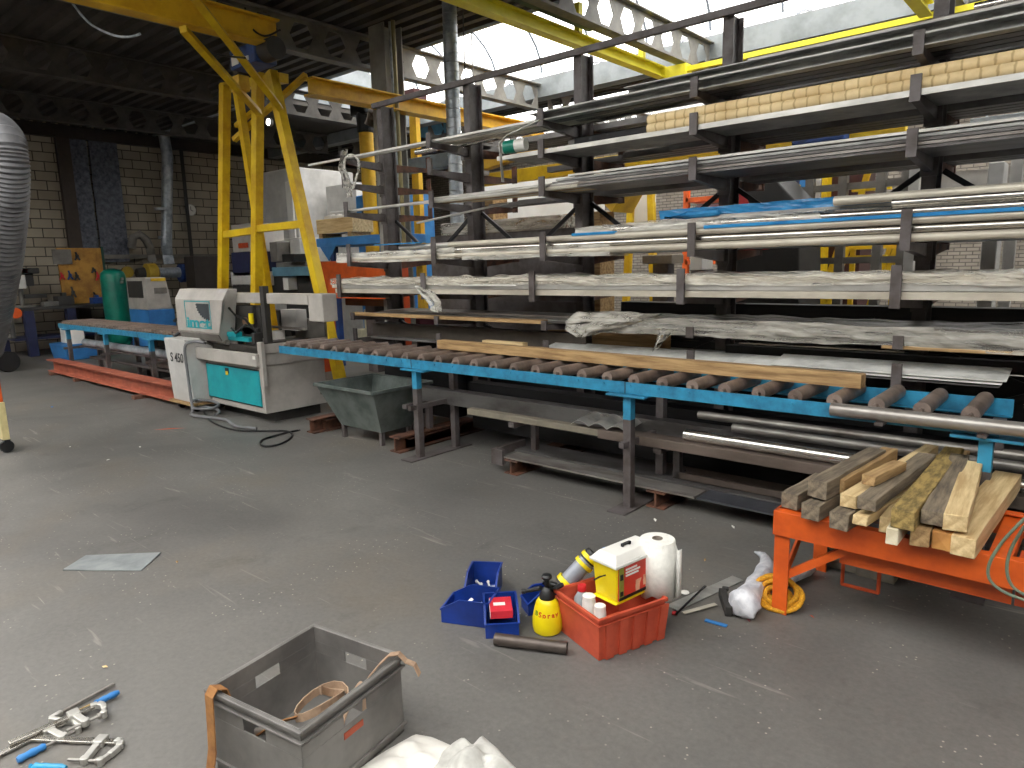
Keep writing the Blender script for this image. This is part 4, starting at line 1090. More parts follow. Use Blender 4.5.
def crate(name, label, loc, rz, W, D, H, m, holes=True, ribs=0, lip=True, floorz=.012):
    t = thing(name, label, 'crate', loc, rz)
    b = MB(); w, d = W/2, D/2; th = .006
    b.box(-w, w, -d, d, 0, floorz)
    hz0, hz1 = H-.105, H-.060
    for (p, q, nn, L) in (((-w, -d), (w, -d), (0, 1, 0), W), ((-w, d), (w, d), (0, -1, 0), W), ((-w, -d), (-w, d), (1, 0, 0), D), ((w, -d), (w, d), (-1, 0, 0), D)):
        wall_with_hole(b, p, q, 0, H, th, nn, (L/2-.055, L/2+.055, hz0, hz1) if holes else None)
    t2 = b.build('crate_body', m, t, bev=.0015)
    b = MB(); e = .014
    for z0, z1 in ((H-.014, H), (H-.045, H-.038)):
        b.box(-w-e, w+e, -d-e, -d, z0, z1).box(-w-e, w+e, d, d+e, z0, z1).box(-w-e, -w, -d, d, z0, z1).box(w, w+e, -d, d, z0, z1)
    b.build('rim', m, t, bev=.003)
    if lip:
        b = MB(); b.box(-w-.008, w+.008, -d-.008, -d, .03, .04).box(-w-.008, w+.008, d, d+.008, .03, .04).box(w, w+.008, -d, d, .03, .04).box(-w-.008, -w, -d, d, .03, .04)
        b.build('base_ridge', m, t)
    return t
gc = crate('plastic_crate', 'grey plastic crate with hand holes and webbing straps inside, front of the floor', (-2.038, 1.203, 0), R(9.5), .445, .47, .305, crate_grey)
MB().box(.2225, .2245, -.06, .03, .155, .178).build('maker_label', mat('orange label', (196, 92, 60), .6), gc, label='small orange label')
for dx, dy in ((-.2075, -.2325), (.2075, -.2325), (.2075, .2325), (-.2075, .2325)):
    pass
# straps
def W(t, p): return t.matrix_world @ Vector(p)
bpy.context.view_layer.update()
Mg = Matrix.Translation(gc.location) @ Matrix.Rotation(R(9.5), 4, 'Z')
def G(x, y, z): return Mg @ Vector((x, y, z))
pts = [G(-.12, -.19, .10), G(-.15, -.20, .22), G(-.17, -.215, .312), G(-.18, -.245, .325), G(-.185, -.262, .30), G(-.187, -.265, .2), G(-.19, -.268, .1), G(-.195, -.28, .03), G(-.21, -.31, .008)]
solo('webbing_strap', MB().ribbon(pts, (Mg.to_3x3() @ Vector((.046, -.004, 0))), .004), strap_m, 'brown webbing strap hanging over the left corner of the grey crate', 'strap', smooth=False)
pts = []
for k in range(26):
    a = k/25*PI*3.4; r_ = .085-.014*a/PI
    pts.append(G(.0+r_*math.cos(a)*1.2+.02*a/PI, .03+r_*math.sin(a)+.03*math.cos(a*.7), .15+.03*math.sin(a*1.3)+.006*a))
solo('coiled_strap', MB().ribbon(pts, (.0, .0, .032), .004), strap_p, 'faded webbing strap coiled on the bottom of the grey crate', 'strap')
pts = cr([G(-.12, -.16, .10), G(-.05, -.10, .15), G(.03, -.02, .16), G(.08, .06, .15), G(.05, .12, .10), G(-.04, .08, .08)])
solo('webbing_strap', MB().ribbon(pts, (Mg.to_3x3() @ Vector((.02, -.01, .022))), .004), strap_m, 'loop of brown webbing across the bottom of the grey crate', 'strap')
pts = cr([G(.10, .16, .08), G(.11, .16, .17), G(.13, .13, .225), G(.155, .07, .235), G(.17, .0, .20), G(.175, -.05, .12)])
solo('webbing_strap', MB().ribbon(pts, (Mg.to_3x3() @ Vector((-.028, .012, 0))), .004), strap_p, 'arched faded webbing standing up inside the grey crate near its right wall', 'strap')
pts = [G(.13, .16, .23), G(.17, .185, .285), G(.205, .20, .322), G(.235, .215, .328), G(.26, .225, .30), G(.29, .235, .29), G(.315, .23, .26)]
solo('webbing_strap', MB().ribbon(pts, (Mg.to_3x3() @ Vector((-.010, .024, 0))), .004), strap_p, 'pinkish strap end draped over the far right corner of the grey crate', 'strap')
b = MB().cyl(G(-.10, -.15, .05), G(-.05, -.17, .06), .016, n=12).box(*[0]*6) if False else MB().cyl(G(-.14, -.13, .10), G(-.08, -.10, .115), .014, n=12)
solo('ratchet_buckle', b, bare, 'shiny ratchet buckle among the straps in the grey crate', 'buckle', smooth=True)
b = MB(); c0 = G(-.20, -.34, .0)
b.lathe([(.0, .05), (.02, .048), (.035, .03), (.04, .01), (.03, .0)][::-1], (c0.x, c0.y, 0), 14)
o = solo('cloth_scrap', b, cloth, 'balled pale cloth on the floor at the left corner of the grey crate', 'cloth', smooth=True)

# orange-red crate
OX, OY, ORZ = -1.630, 2.512, R(-19.5)
oc = thing('ribbed_crate', 'orange red plastic crate with ribbed sides holding bottles and the yellow tub', 'crate', (OX, OY, 0), ORZ)
b = MB(); bw_, bd_, tw, td, H = .145, .170, .166, .184, .205
ob = [(-bw_, -bd_), (bw_, -bd_), (bw_, bd_), (-bw_, bd_)]; ot = [(-tw, -td), (tw, -td), (tw, td), (-tw, td)]
vs = [(x, y, 0) for x, y in ob]+[(x, y, H) for x, y in ot]+[(x*.96, y*.965, H) for x, y in ot]+[(x*.95, y*.96, .01) for x, y in ob]
fs = [(3, 2, 1, 0), (12, 13, 14, 15)]
for i in range(4):
    j = (i+1) % 4; fs += [(i, j, 4+j, 4+i), (4+i, 4+j, 8+j, 8+i), (8+i, 8+j, 12+j, 12+i)]
b.add(vs, fs)
b.build('crate_body', crate_red, oc, bev=.003)
b = MB()
for k in range(5):
    y = -bd_+.03+k*.072
    quadbox(b, [(bw_, y), (bw_+.014, y), (bw_+.014, y+.040), (bw_, y+.040)], [(tw-.004, y*1.07), (tw+.006, y*1.07), (tw+.006, y*1.07+.045), (tw-.004, y*1.07+.045)], .004, H-.03)
b.build('side_ribs', crate_red, oc)
b = MB()
for (x0, x1, y0, y1) in ((-tw-.010, tw+.010, -td-.010, -td+.004), (-tw-.010, tw+.010, td-.004, td+.010), (-tw-.010, -tw+.004, -td, td), (tw-.004, tw+.010, -td, td)):
    b.box(x0, x1, y0, y1, H-.012, H+.004).box(x0+.003, x1-.003, y0+.002, y1-.002, H-.034, H-.028)
b.build('rim', crate_red, oc, bev=.002)
Mo = Matrix.Translation((OX, OY, 0)) @ Matrix.Rotation(ORZ, 4, 'Z')
def O(x, y, z): return Mo @ Vector((x, y, z))
# yellow tub with white lid, on the crate rim
p0 = at(616.6, 606, Z=.21); p1 = at(595, 599, Z=.21); p2 = at(650, 590, Z=.21)
ang = math.atan2((p2-p0).y, (p2-p0).x); Lx = (p2-p0).length; Ly = (p1-p0).length
cx0 = (p1+p2)/2
yt = thing('wipes_tub', 'square yellow tub with white lid and red picture label, standing on the orange red crate', 'tub', (cx0.x, cx0.y, .209), ang)
w2, d2 = .142, .070; HT = .175
_d = Vector((math.cos(ang), math.sin(ang), 0)); _n = Vector((-math.sin(ang), math.cos(ang), 0))
_c = p0+_d*w2*.95+_n*d2*.95
yt.location = (_c.x, _c.y, .210)
b = MB(); quadbox(b, [(-w2*.92, -d2*.92), (w2*.92, -d2*.92), (w2*.92, d2*.92), (-w2*.92, d2*.92)], [(-w2, -d2), (w2, -d2), (w2, d2), (-w2, d2)], .012, HT)
b.box(-w2, w2, -d2, d2, 0, .012)
b.build('tub_body', yellow_pl, yt, bev=.008)
b = MB().box(-w2-.012, w2+.012, -d2-.012, d2+.012, HT, HT+.015)
quadbox(b, [(-w2-.008, -d2-.008), (w2+.008, -d2-.008), (w2+.008, d2+.008), (-w2-.008, d2+.008)], [(-w2+.02, -d2+.02), (w2-.02, -d2+.02), (w2-.02, d2-.02), (-w2+.02, d2-.02)], HT+.015, HT+.048)
lid = b.build('lid', white, yt, bev=.004)
MB().box(-.028, .028, -.006, .006, HT+.053, HT+.062).box(-.028, -.018, -.006, .006, HT+.047, HT+.055).box(.018, .028, -.006, .006, HT+.047, HT+.055).build('lid_clip', black, lid)
yl = MB().box(-w2*.98+.012, w2*.98, -d2-.0035, -d2+.004, .02, .170); lb = yl.build('label', [mat('red label', (214, 62, 40), .5)], yt, label='red picture label')
MB().box(-w2*.98+.012, w2*.98, -d2-.0055, -d2-.003, .02, .034).build('label_strip', black, lb)
MB().box(-w2*.98+.012, -w2*.98+.042, -d2-.0055, -d2-.003, .034, .170).build('label_side', mat('olive', (150, 150, 60), .5), lb)
MB().box(-w2*.98+.018, -w2*.98+.036, -d2-.0075, -d2-.005, .115, .142).box(-w2*.98+.018, -w2*.98+.036, -d2-.0075, -d2-.005, .042, .062).build('label_icon', black, lb)
MB().box(-w2*.98+.055, -.01, -d2-.0055, -d2-.003, .150, .158).box(-w2*.98+.055, .01, -d2-.0055, -d2-.003, .136, .144).box(-w2*.98+.055, .0, -d2-.0055, -d2-.003, .122, .130).build('label_text', white, lb)
def handshape(b, cx, cz, s, flip=1):
    b.prism([(cx-.012*s, cz-.03*s), (cx+.012*s, cz-.03*s), (cx+.014*s, cz), (cx-.014*s, cz)], (0, -d2-.0055, 0), (1, 0, 0), (0, 0, 1), (0, .002, 0))
    for k in range(4):
        x = cx+(-.012+.007*k)*s; b.prism([(x, cz), (x+.005*s, cz), (x+(.004+.004*k*flip)*s, cz+.022*s), (x+.001*s, cz+.022*s)], (0, -d2-.0055, 0), (1, 0, 0), (0, 0, 1), (0, .002, 0))
b = MB(); handshape(b, -.005, .065, 1.0); handshape(b, .045, .075, .9, -1); b.build('label_hands', mat('pale skin print', (232, 176, 144), .6), lb)
b = MB().tube([(-w2-.006, -d2*.2, .13), (-w2-.03, 0, .125), (-w2-.055, .01, .115)], .004, 8)
b.build('handle', black, yt, smooth=True)
# paper roll
pc = O(.075, .215, 0)
pr = thing('paper_roll', 'large white paper towel roll standing on the back corner of the orange red crate', 'paper roll', (pc.x, pc.y, .210))
b = MB(); n = 32; prof = [(.079, 0), (.081, .01), (.080, .12), (.082, .23), (.079, .238), (.024, .240), (.024, .19)]
b.lathe(prof, (0, 0, 0), n); b.build('roll', paperw, pr, smooth=True)
MB().cyl((0, 0, .18), (0, 0, .2425), .0245, n=20, hollow=.9).build('core', mat('cardboard core', (150, 140, 128), .8), pr, smooth=True)
b = MB(); P = []
for k in range(7):
    a = R(-120+22*k); P.append((.083*math.cos(a), .083*math.sin(a), 0))
P += [(.10, .005, 0), (.108, .03, 0)]
vs = []
for (x, y, z) in P: vs += [(x, y, -.02+.015*math.sin(x*60)), (x, y, .235-(.03 if x > .09 else 0))]
b.add(vs, [(2*i, 2*i+2, 2*i+3, 2*i+1) for i in range(len(P)-1)])
o = b.build('loose_sheet', paperw, pr, smooth=True, fix=False); so = o.modifiers.new('t', 'SOLIDIFY'); so.thickness = .0015
# bottles in the crate
def bottle(label, x, y, z0, prof, m, capm, capr, caph, cap_lab, nm='bottle'):
    p = at(x, y, Z=.215); t = thing(nm, label, 'bottle', (p.x, p.y, z0))
    MB().lathe(prof, (0, 0, 0), 18).build('bottle_body', m, t, smooth=True)
    zt_ = prof[-1][1]
    MB().lathe([(capr, 0), (capr, caph*.9), (capr*.9, caph)], (0, 0, zt_-.004), 16).build('cap', capm, t, smooth=True, label=cap_lab)
greybot = mat('grey bottle', (168, 176, 180), .3)
bottle('grey bottle with red cap inside the orange red crate', 582, 588, .012, [(.036, 0), (.038, .02), (.038, .155), (.02, .185), (.018, .195)], greybot, red, .021, .028, 'red screw cap')
bottle('white capped jar inside the orange red crate, left of the front one', 589, 596, .012, [(.03, 0), (.031, .02), (.031, .18), (.028, .19)], white, white, .030, .022, None, 'jar')
bottle('white capped jar nearest the front corner inside the orange red crate', 600, 603, .012, [(.027, 0), (.028, .02), (.028, .16), (.025, .175)], white, white, .026, .022, None, 'jar')
bottle('blue capped bottle mostly hidden behind the yellow tub', 606, 560, .012, [(.035, 0), (.035, .2), (.018, .235), (.018, .25)], white, blue_bright, .02, .02, 'blue cap')
# work lamp
a0 = at(566, 583, Y=2.50); a1 = at(587, 561, Y=2.58); dd = (a1-a0).normalized()
lm = thing('work_lamp', 'grey and yellow cylindrical work lamp leaning in the back of the orange red crate', 'work lamp', a0)
MB().cyl(a0, a1, .042, n=20).build('lamp_body', mat('lamp grey', (146, 150, 160), .35, .1), lm, world=True, smooth=True)
MB().cyl(a0-dd*.008, a0+dd*.016, .054, n=20).cyl(a1-dd*.03, a1-dd*.012, .050, n=20).cyl(a1+dd*.01, a1+dd*.03, .048, n=20).each('guard_ring', yellow_pl, lm, world=True, smooth=True, label='yellow guard rings')
MB().cyl(a0-dd*.02, a0-dd*.008, .046, n=20).cyl(a1, a1+dd*.05, .040, n=20).cyl(a0-dd*.03+Vector((-.03, 0, 0)), a0-dd*.03+Vector((-.09, -.03, .015)), .014, n=10).each('lamp_head', black, lm, world=True, smooth=True)

# pump sprayer
pc = at(543.7, 633, Z=0)
ps = thing('pump_sprayer', 'yellow pump pressure sprayer with black head on the floor beside the orange red crate', 'sprayer', (pc.x, pc.y+.03, 0), R(8))
MB().lathe([(.056, 0), (.066, .008), (.071, .03), (.070, .07), (.062, .11), (.053, .145), (.046, .158), (.040, .165)], (0, 0, 0), 28).build('tank', yellow_pl, ps, smooth=True)
MB().lathe([(.036, .160), (.036, .185), (.030, .195), (.028, .205), (.018, .215), (.012, .22), (.012, .255), (.024, .262), (.026, .272), (.018, .28)], (0, 0, 0), 20).build('pump_head', black, ps, smooth=True)
MB().tube([(.0, 0, .205), (-.03, -.01, .21), (-.07, -.02, .195), (-.10, -.03, .185)], [.014, .013, .010, .008], 10).cyl((-.10, -.03, .185), (-.115, -.034, .182), .012, n=10).tube([(.01, .0, .21), (.05, .01, .225), (.075, .02, .24)], [.012, .012, .010], 8).build('nozzle', black, ps, smooth=True)
# lettering wrapped on the tank
def curved_text(body, size, m, parent, rad, z, a0_, step, tilt=0):
    for k, chx in enumerate(body):
        a = R(a0_)+k*step
        text(chx, 'letter', size, m, parent, ((rad)*math.cos(a), (rad)*math.sin(a), z+tilt*k), (PI/2-.12, 0, a+PI/2), bold=.001)
curved_text('Spray', .034, mat('red print', (206, 60, 36), .5), ps, .0625, .105, -92, R(19), .0)
curved_text('B', .03, mat('green print', (110, 140, 40), .5), ps, .0625, .107, -112, R(19))

# blue storage bins
def storage_bin(label, loc, rz, w=.14, d=.20, h=.11, tilt=0):
    t = thing('storage_bin', label, 'bin', loc, rz, 'blue open fronted storage bins')
    if tilt: t.rotation_euler = (tilt, 0, rz)
    b = MB(); th = .004; W2 = w/2; D2 = d/2; hf = h*.55
    b.box(-W2, W2, -D2, D2, 0, th)
    side = [(-D2, 0), (D2, 0), (D2, h), (-D2*.2, h), (-D2, hf)]
    b.prism(side, (-W2, 0, 0), (0, 1, 0), (0, 0, 1), (th, 0, 0)).prism(side, (W2-th, 0, 0), (0, 1, 0), (0, 0, 1), (th, 0, 0))
    b.box(-W2, W2, D2-th, D2, 0, h).box(-W2, W2, -D2, -D2+th, 0, hf)
    b.build('bin_body', bin_blue, t, bev=.0015)
    b = MB(); rim = [(-D2-.004, hf), (-D2*.2, h), (D2+.004, h)]
    for s in (-1, 1):
        P = [(s*W2, y, z) for y, z in rim]
        for a, c in zip(P[:-1], P[1:]): b.bar(a, c, .010, .006)
    b.bar((-W2, D2, h), (W2, D2, h), .010, .006).bar((-W2, -D2, hf), (W2, -D2, hf), .010, .008)
    b.build('rim', bin_blue, t)
    return t
def floor_pose(xa, ya, xb, yb):
    A = at(xa, ya, Z=0); B = at(xb, yb, Z=0); return A, B, math.atan2((B-A).y, (B-A).x), (B-A).length
A, B_, an, L_ = floor_pose(486.6, 639, 518.5, 637)
mC = (A+B_)/2; nrm = Vector((-math.sin(an), math.cos(an), 0))
c3 = mC+nrm*.10
storage_bin('blue storage bin holding a red box, nearest the short dark tube', (c3.x, c3.y, 0), an, L_*1.05, .20, .125)
rb = thing('hardware_box', 'red and white cardboard box lying in the front blue bin', 'box', (c3.x, c3.y, .088), an)
bx = MB().box(-.052, .052, -.085, .055, 0, .038); bx.build('box_body', mat('red card', (206, 40, 56), .6), rb, bev=.002)
MB().box(-.0535, -.052, -.085, .055, .003, .035).box(-.035, .02, -.03, -.0, .038, .0388).build('box_print', white, rb)
A, B_, an, L_ = floor_pose(447, 622, 484.7, 627)
mB = (A+B_)/2; nrm = Vector((-math.sin(an), math.cos(an), 0)); c1 = mB+nrm*.075
an2 = an+PI/2
b1 = storage_bin('blue storage bin lying left of the red box one, its low end to the left', (c1.x, c1.y, 0), an-PI/2, .17, L_+.05, .125)
A, B_, an, L_ = floor_pose(470, 600, 509, 600)
c2 = A.lerp(B_, .22)+Vector((-.03, .075, 0))
b2 = storage_bin('blue storage bin furthest back of the group, fasteners inside', (c2.x, c2.y, 0), R(32), .16, .21, .125)
c4 = at(531, 614, Z=0)+Vector((.0, .07, 0))
storage_bin('blue storage bin half hidden behind the yellow sprayer', (c4.x, c4.y, 0), R(-30), .10, .16, .105)
rr = random.Random(3)
def clutter(center, rz, n, what, lab, m, z):
    Mx = Matrix.Translation(center) @ Matrix.Rotation(rz, 4, 'Z')
    for k in range(n):
        p = Mx @ Vector((rr.uniform(-.035, .035), rr.uniform(-.05, .05), 0)); a = rr.uniform(0, 6.28); L = rr.uniform(.02, .035)
        d = Vector((math.cos(a), math.sin(a), .15)) * L
        q = Vector((p.x, p.y, z+rr.uniform(.0, .012)))
        b = MB().cyl(q-d, q+d, .005, n=8).cyl(q+d, q+d*1.2, .009, n=6)
        solo(what, b, m, lab, 'bolt', 'loose bolts in the '+('rear' if z < .02 else 'left')+' blue bin')
clutter(Vector((c2.x, c2.y, 0)), R(25), 9, 'bolt', 'pale bolt lying loose in the rearmost blue bin', white, .018)
clutter(Vector((c1.x, c1.y, 0)), 0, 6, 'bolt', 'white plastic fixing in the blue bin left of the red box', white, .03)
for k in range(2):
    p = Vector((c1.x-.03+.07*k, c1.y, .045))
    solo('white_tag', MB().bar(p+Vector((0, -.03, 0)), p+Vector((.015, .03, .035)), .022, .004), white, ['larger', 'smaller'][k]+' white plastic tag standing up in the left blue bin', 'tag', bev=.001)

# short dark tube on the floor
A = at(495, 639, Z=.028); B_ = at(567, 648, Z=.028)
solo('short_tube', MB().cyl(A, B_, .028, n=22, hollow=.82), mat('dark tube steel', (96, 86, 80), .45, .5), 'short dark steel tube lying on the floor in front of the blue bins', 'tube', smooth=True)

# thin steel sheet on the floor, left
ps_ = [at(63, 571, Z=0), at(141, 571.5, Z=0), at(161, 554, Z=0), at(86, 556, Z=0)]
b = MB(); vs = [Vector((p.x, p.y, z)) for z in (.002, .006) for p in ps_]; vs[4].z += .004; vs[6].z += .006
b.add(vs, [(3, 2, 1, 0), (4, 5, 6, 7), (0, 1, 5, 4), (1, 2, 6, 5), (2, 3, 7, 6), (3, 0, 4, 7)])
solo('sheet_offcut', b, mat('grey sheet', (150, 154, 154), .4, .15, rgb2=(122, 127, 128)), 'flat rectangular grey sheet offcut lying alone on the floor at left', 'sheet')

# ================================================================== CLAMPS
def f_clamp(label, tail, head, jaw, slide, side, hcol=True, z=.0, tilt=0, hs=1.):
    """bar from tail to head; both jaws point to 'side'"""
    d = (head-tail); L = d.length; an = math.atan2(d.y, d.x)
    t = thing('bar_clamp', label, 'clamp', (tail.x, tail.y, z), an)
    s = side; h = .012
    MB().box(0, L, -.013, .013, .006, .016).build('bar', stainless, t, bev=.002)
    J = jaw
    pts = [(L-.015, 0), (L+.008, s*.004), (L+.020, s*.03), (L+.012, s*J*.7), (L+.002, s*J)]
    b = MB()
    for (a, c, w) in zip(pts[:-1], pts[1:], (.026, .028, .024, .018)):
        b.bar((a[0], a[1], .014), (c[0], c[1], .014), w*.85, .022)
    b.cyl((L+.002, s*J, .0), (L+.002, s*J, .028), .012, n=12)
    b.build('fixed_jaw', alu, t, bev=.003)
    x = L*slide
    b = MB().box(x-.02, x+.02, -.022, .022, .0, .026).bar((x, 0, .013), (x+.012, s*J*.95, .013), .026, .020).cyl((x+.012, s*J*.95, 0), (x+.012, s*J*.95, .026), .016, n=12)
    b.build('sliding_jaw', alu, t, bev=.003)
    y = s*J*.97
    sp_ = MB().cyl((x-.05, y, .013), (x+.06, y, .013), .006, n=10).cyl((x+.055, y, .013), (x+.066, y, .013), .012, n=12).build('spindle', bare, t, smooth=True)
    prof = [(.012, 0), (.017, .01), (.014, .025), (.018, .045), (.015, .07), (.018, .09), (.013, .10)]
    if hcol: MB().lathe([(r_*.8, -q*.9) for r_, q in prof][::-1], (x-.045, y, .015), 14, axis='x').build('handle', blue_bright, t, smooth=True, label='blue handle')
    return t
f_clamp('bright bar clamp whose long bar runs out of the picture at the lower left', at(-30, 772, Z=.0), at(66, 724, Z=.0), .10, .80, -1)
f_clamp('bar clamp partly under another, its hooked jaw highest of the three', at(10, 750, Z=.0), at(96, 712, Z=.0), .09, .74, -1, hcol=False, z=.016)
f_clamp('bar clamp lying level with its hooked jaw pointing down to the right', at(28, 741, Z=.0), at(120, 745, Z=.0), .105, .80, -1, hcol=False, z=.001)
# small clamp with blue handle above them
A = at(62, 712, Z=.012); B_ = at(114, 684, Z=.012)
t = thing('bar_clamp', 'small bar clamp with blue handle lying beyond the other clamps', 'clamp', (A.x, A.y, 0))
MB().bar(A, B_, .014, .010).build('bar', bare, t, world=True, bev=.001)
C_ = at(50, 719, Z=.012); D_ = at(74, 722, Z=.012)
MB().bar(A, C_, .02, .018).bar(C_, D_, .018, .018).bar(at(72, 712, Z=.012), D_, .02, .018).build('fixed_jaw', alu, t, world=True, bev=.003)
E_ = at(76, 713, Z=.016); F_ = at(92, 705, Z=.018); G_ = at(119, 692, Z=.02)
MB().cyl(E_, F_, .009, n=10).build('spindle', mat('brass', (168, 140, 90), .4, .6), t, world=True, smooth=True)
b = MB(); n = 8; P = [F_.lerp(G_, k/(n-1)) for k in range(n)]; b.tube(P, [.009, .013, .011, .014, .012, .014, .013, .008], 14)
b.build('handle', blue_bright, t, world=True, smooth=True, label='blue handle')
b = MB().cyl(at(28, 762, Z=.02), at(40, 756, Z=.02), .016, n=14)
A = at(30, 766, Z=.02); B_ = at(66, 768, Z=.02)
solo('clamp_handle', MB().tube([A.lerp(B_, k/7) for k in range(8)], [.008, .013, .011, .013, .012, .013, .013, .008], 12), mat('cyan handle', (60, 160, 206), .4), 'light blue clamp handle at the very bottom edge below the clamps', 'clamp handle', smooth=True)

# ================================================================== CLOTHS AT THE BOTTOM EDGE
def cloth_patch(name, label, outline, hgt, seed, m, n=26, fine=9):
    P = [at(x, y, Z=0) for x, y in outline]; c = sum(P, Vector())/len(P); k = len(P)
    vs = [(c.x, c.y, hgt)]; rings = 12
    for r_ in range(1, rings+1):
        f = r_/rings
        for j in range(n*2):
            u = j/(n*2)*k; i = int(u) % k; q = P[i].lerp(P[(i+1) % k], u-int(u))
            x = c.x+(q.x-c.x)*f; y = c.y+(q.y-c.y)*f
            ridge = abs(mnoise.noise(Vector((x*fine, y*fine, seed))))
            z = hgt*(1-f**2.2)*(.45+1.0*ridge)+.012*(1-f)+.004+.01*mnoise.noise(Vector((x*30, y*30, seed)))*(1-f)
            vs.append((x, y, max(z, .003)))
    m_ = n*2; fs = [(0, 1+j, 1+(j+1) % m_) for j in range(m_)]
    for r_ in range(rings-1):
        for j in range(m_):
            j2 = (j+1) % m_; fs.append((1+r_*m_+j, 1+(r_+1)*m_+j, 1+(r_+1)*m_+j2, 1+r_*m_+j2))
    b = MB().add(vs, fs)
    return solo(name, b, m, label, 'cloth', smooth=True, fix=True)
cloth_patch('white_sheet', 'clean white crumpled sheet at the bottom edge right of the grey crate', [(350, 775), (385, 752), (415, 735), (432, 738), (455, 748), (470, 770), (470, 800), (400, 812), (350, 800)], .05, 3, mat('clean white sheet', (238, 234, 226), .8, rgb2=(224, 220, 212)))
cloth_patch('grey_sheet', 'pale grey crumpled sheet beside the white one at the bottom edge', [(425, 780), (440, 756), (458, 742), (472, 748), (482, 736), (500, 752), (515, 768), (535, 785), (500, 815), (440, 815)], .09, 8, cloth, fine=7)
# ---- loose things on the floor between the crate and the trestle
for k, (a, c, w_, m, lab) in enumerate((((672, 608), (738, 578), .07, alu, 'wide thin aluminium strip on the floor right of the orange red crate'),
        ((683, 613), (716, 604), .025, offwhite_tube, 'narrow pale strip nearest the camera right of the orange red crate'),
        ((676, 614), (705, 586), .008, black_bar, 'thin black rod lying across the aluminium strip'))):
    A = at(*a, Z=.006+.008*k); B_ = at(*c, Z=.006+.008*k)
    solo('metal_strip' if k < 2 else 'thin_rod', MB().bar(A, B_, w_, .004 if k < 2 else .008), m, lab, 'strip', bev=.001)
A = at(705, 620, Z=.006); B_ = at(727, 626, Z=.006)
solo('blue_strip', MB().bar(A, B_, .022, .006), blue_bright, 'short bright blue strip on the floor below the plastic bag', 'strip', bev=.001)
p = at(685, 592, Z=0.02)
solo('white_clip', MB().lathe([(.012, 0), (.022, .003), (.02, .008), (.01, .010)], (p.x, p.y, .014), 12), white, 'small white plastic piece on the aluminium strip', 'clip', smooth=True)
p = at(672, 613, Z=.01)
solo('red_tip', MB().cyl(p, p+Vector((.02, .01, .0)), .01, n=10), red, 'small red tip beside the right corner of the orange red crate', 'cap', smooth=True)
# plastic bag bundle: trunk lying away from the camera, white ball in front
def blob(b, P, rad, seed, n=14, amp=.25):
    vs = []; prev = None; k = len(P)
    for i, p in enumerate(P):
        d = (P[min(i+1, k-1)]-P[max(i-1, 0)]).normalized()
        a, c = frame_of(d) if prev is None else (prev, d.cross(prev).normalized())
        a = (a-d*a.dot(d)).normalized(); c = d.cross(a).normalized(); prev = a
        for j in range(n):
            t = 2*PI*j/n; rr_ = rad[i]*(1+amp*mnoise.noise(Vector((i*.55, j*.9, seed)))+amp*.5*mnoise.noise(Vector((i*1.7, j*2.1, seed))))
            q = p+(a*math.cos(t)+c*math.sin(t))*rr_; vs.append((q.x, q.y, max(q.z, .003)))
    fs = [tuple(range(n-1, -1, -1)), tuple(range((k-1)*n, k*n))]
    for i in range(k-1):
        for j in range(n):
            j2 = (j+1) % n; fs.append((i*n+j, i*n+j2, (i+1)*n+j2, (i+1)*n+j))
    return b.add(vs, fs)
def path(pxs, zs, m_=14):
    P = [at(x, y, Z=z) for (x, y), z in zip(pxs, zs)]; out = []
    for i in range(m_):
        t = i/(m_-1)*(len(P)-1); k = min(int(t), len(P)-2); out.append(P[k].lerp(P[k+1], t-k))
    return out
bagm = mat('white plastic bag', (222, 222, 226), .45, .0, rgb2=(176, 178, 186), scale=14, bump=.4)
P = path([(738, 608), (745, 603), (752, 592), (762, 578), (768, 566), (764, 556), (755, 552)], [.06, .065, .055, .05, .045, .03, .012], 20)
rad = [.04, .068, .076, .072, .064, .058, .055, .052, .052, .052, .05, .048, .045, .04, .034, .028, .022, .016, .010, .006]
solo('plastic_bag', blob(MB(), P, rad, 4), bagm, 'white plastic bag bundle lying by the left leg of the orange trestle', 'bag', smooth=True)
P = path([(765, 590), (790, 578), (812, 568)], [.05, .05, .045], 12)
solo('plastic_sleeve', blob(MB(), P, [.03, .034, .032, .032, .030, .032, .030, .030, .028, .03, .03, .022], 6), bagm, 'rolled plastic sleeve behind the left leg of the orange trestle', 'sleeve', smooth=True)
A = at(722, 592, Z=.05); B_ = at(729, 612, Z=.03)
solo('black_bracket', MB().bar(A, B_, .035, .05).bar(A+Vector((.0, 0, .02)), A+Vector((.03, .01, .02)), .02, .02), dark, 'small black plastic block at the open end of the white bag', 'block', bev=.004)
# rope coil
c0 = at(775, 597, Z=.05)
b = MB(); rr = random.Random(5)
P = []
for k in range(150):
    a = k/150*2*PI*6.5; loop = k/150*6.5
    r_ = .075+.028*math.sin(loop*2.1)
    tilt = .5*math.sin(loop*1.7)
    x = r_*math.cos(a)*1.15; y = r_*math.sin(a)*.55+.02*math.sin(loop*3); z = .062+abs(r_)*math.sin(a)*.62*math.cos(tilt)+.015*math.sin(loop*2.3)
    P.append((c0.x+x+.01, c0.y+y+.02, max(.012, z)))
solo('rope_coil', MB().tube(P, .0125, 8), rope_m, 'coil of yellow rope on the floor around the left leg of the orange trestle', 'rope', smooth=True)
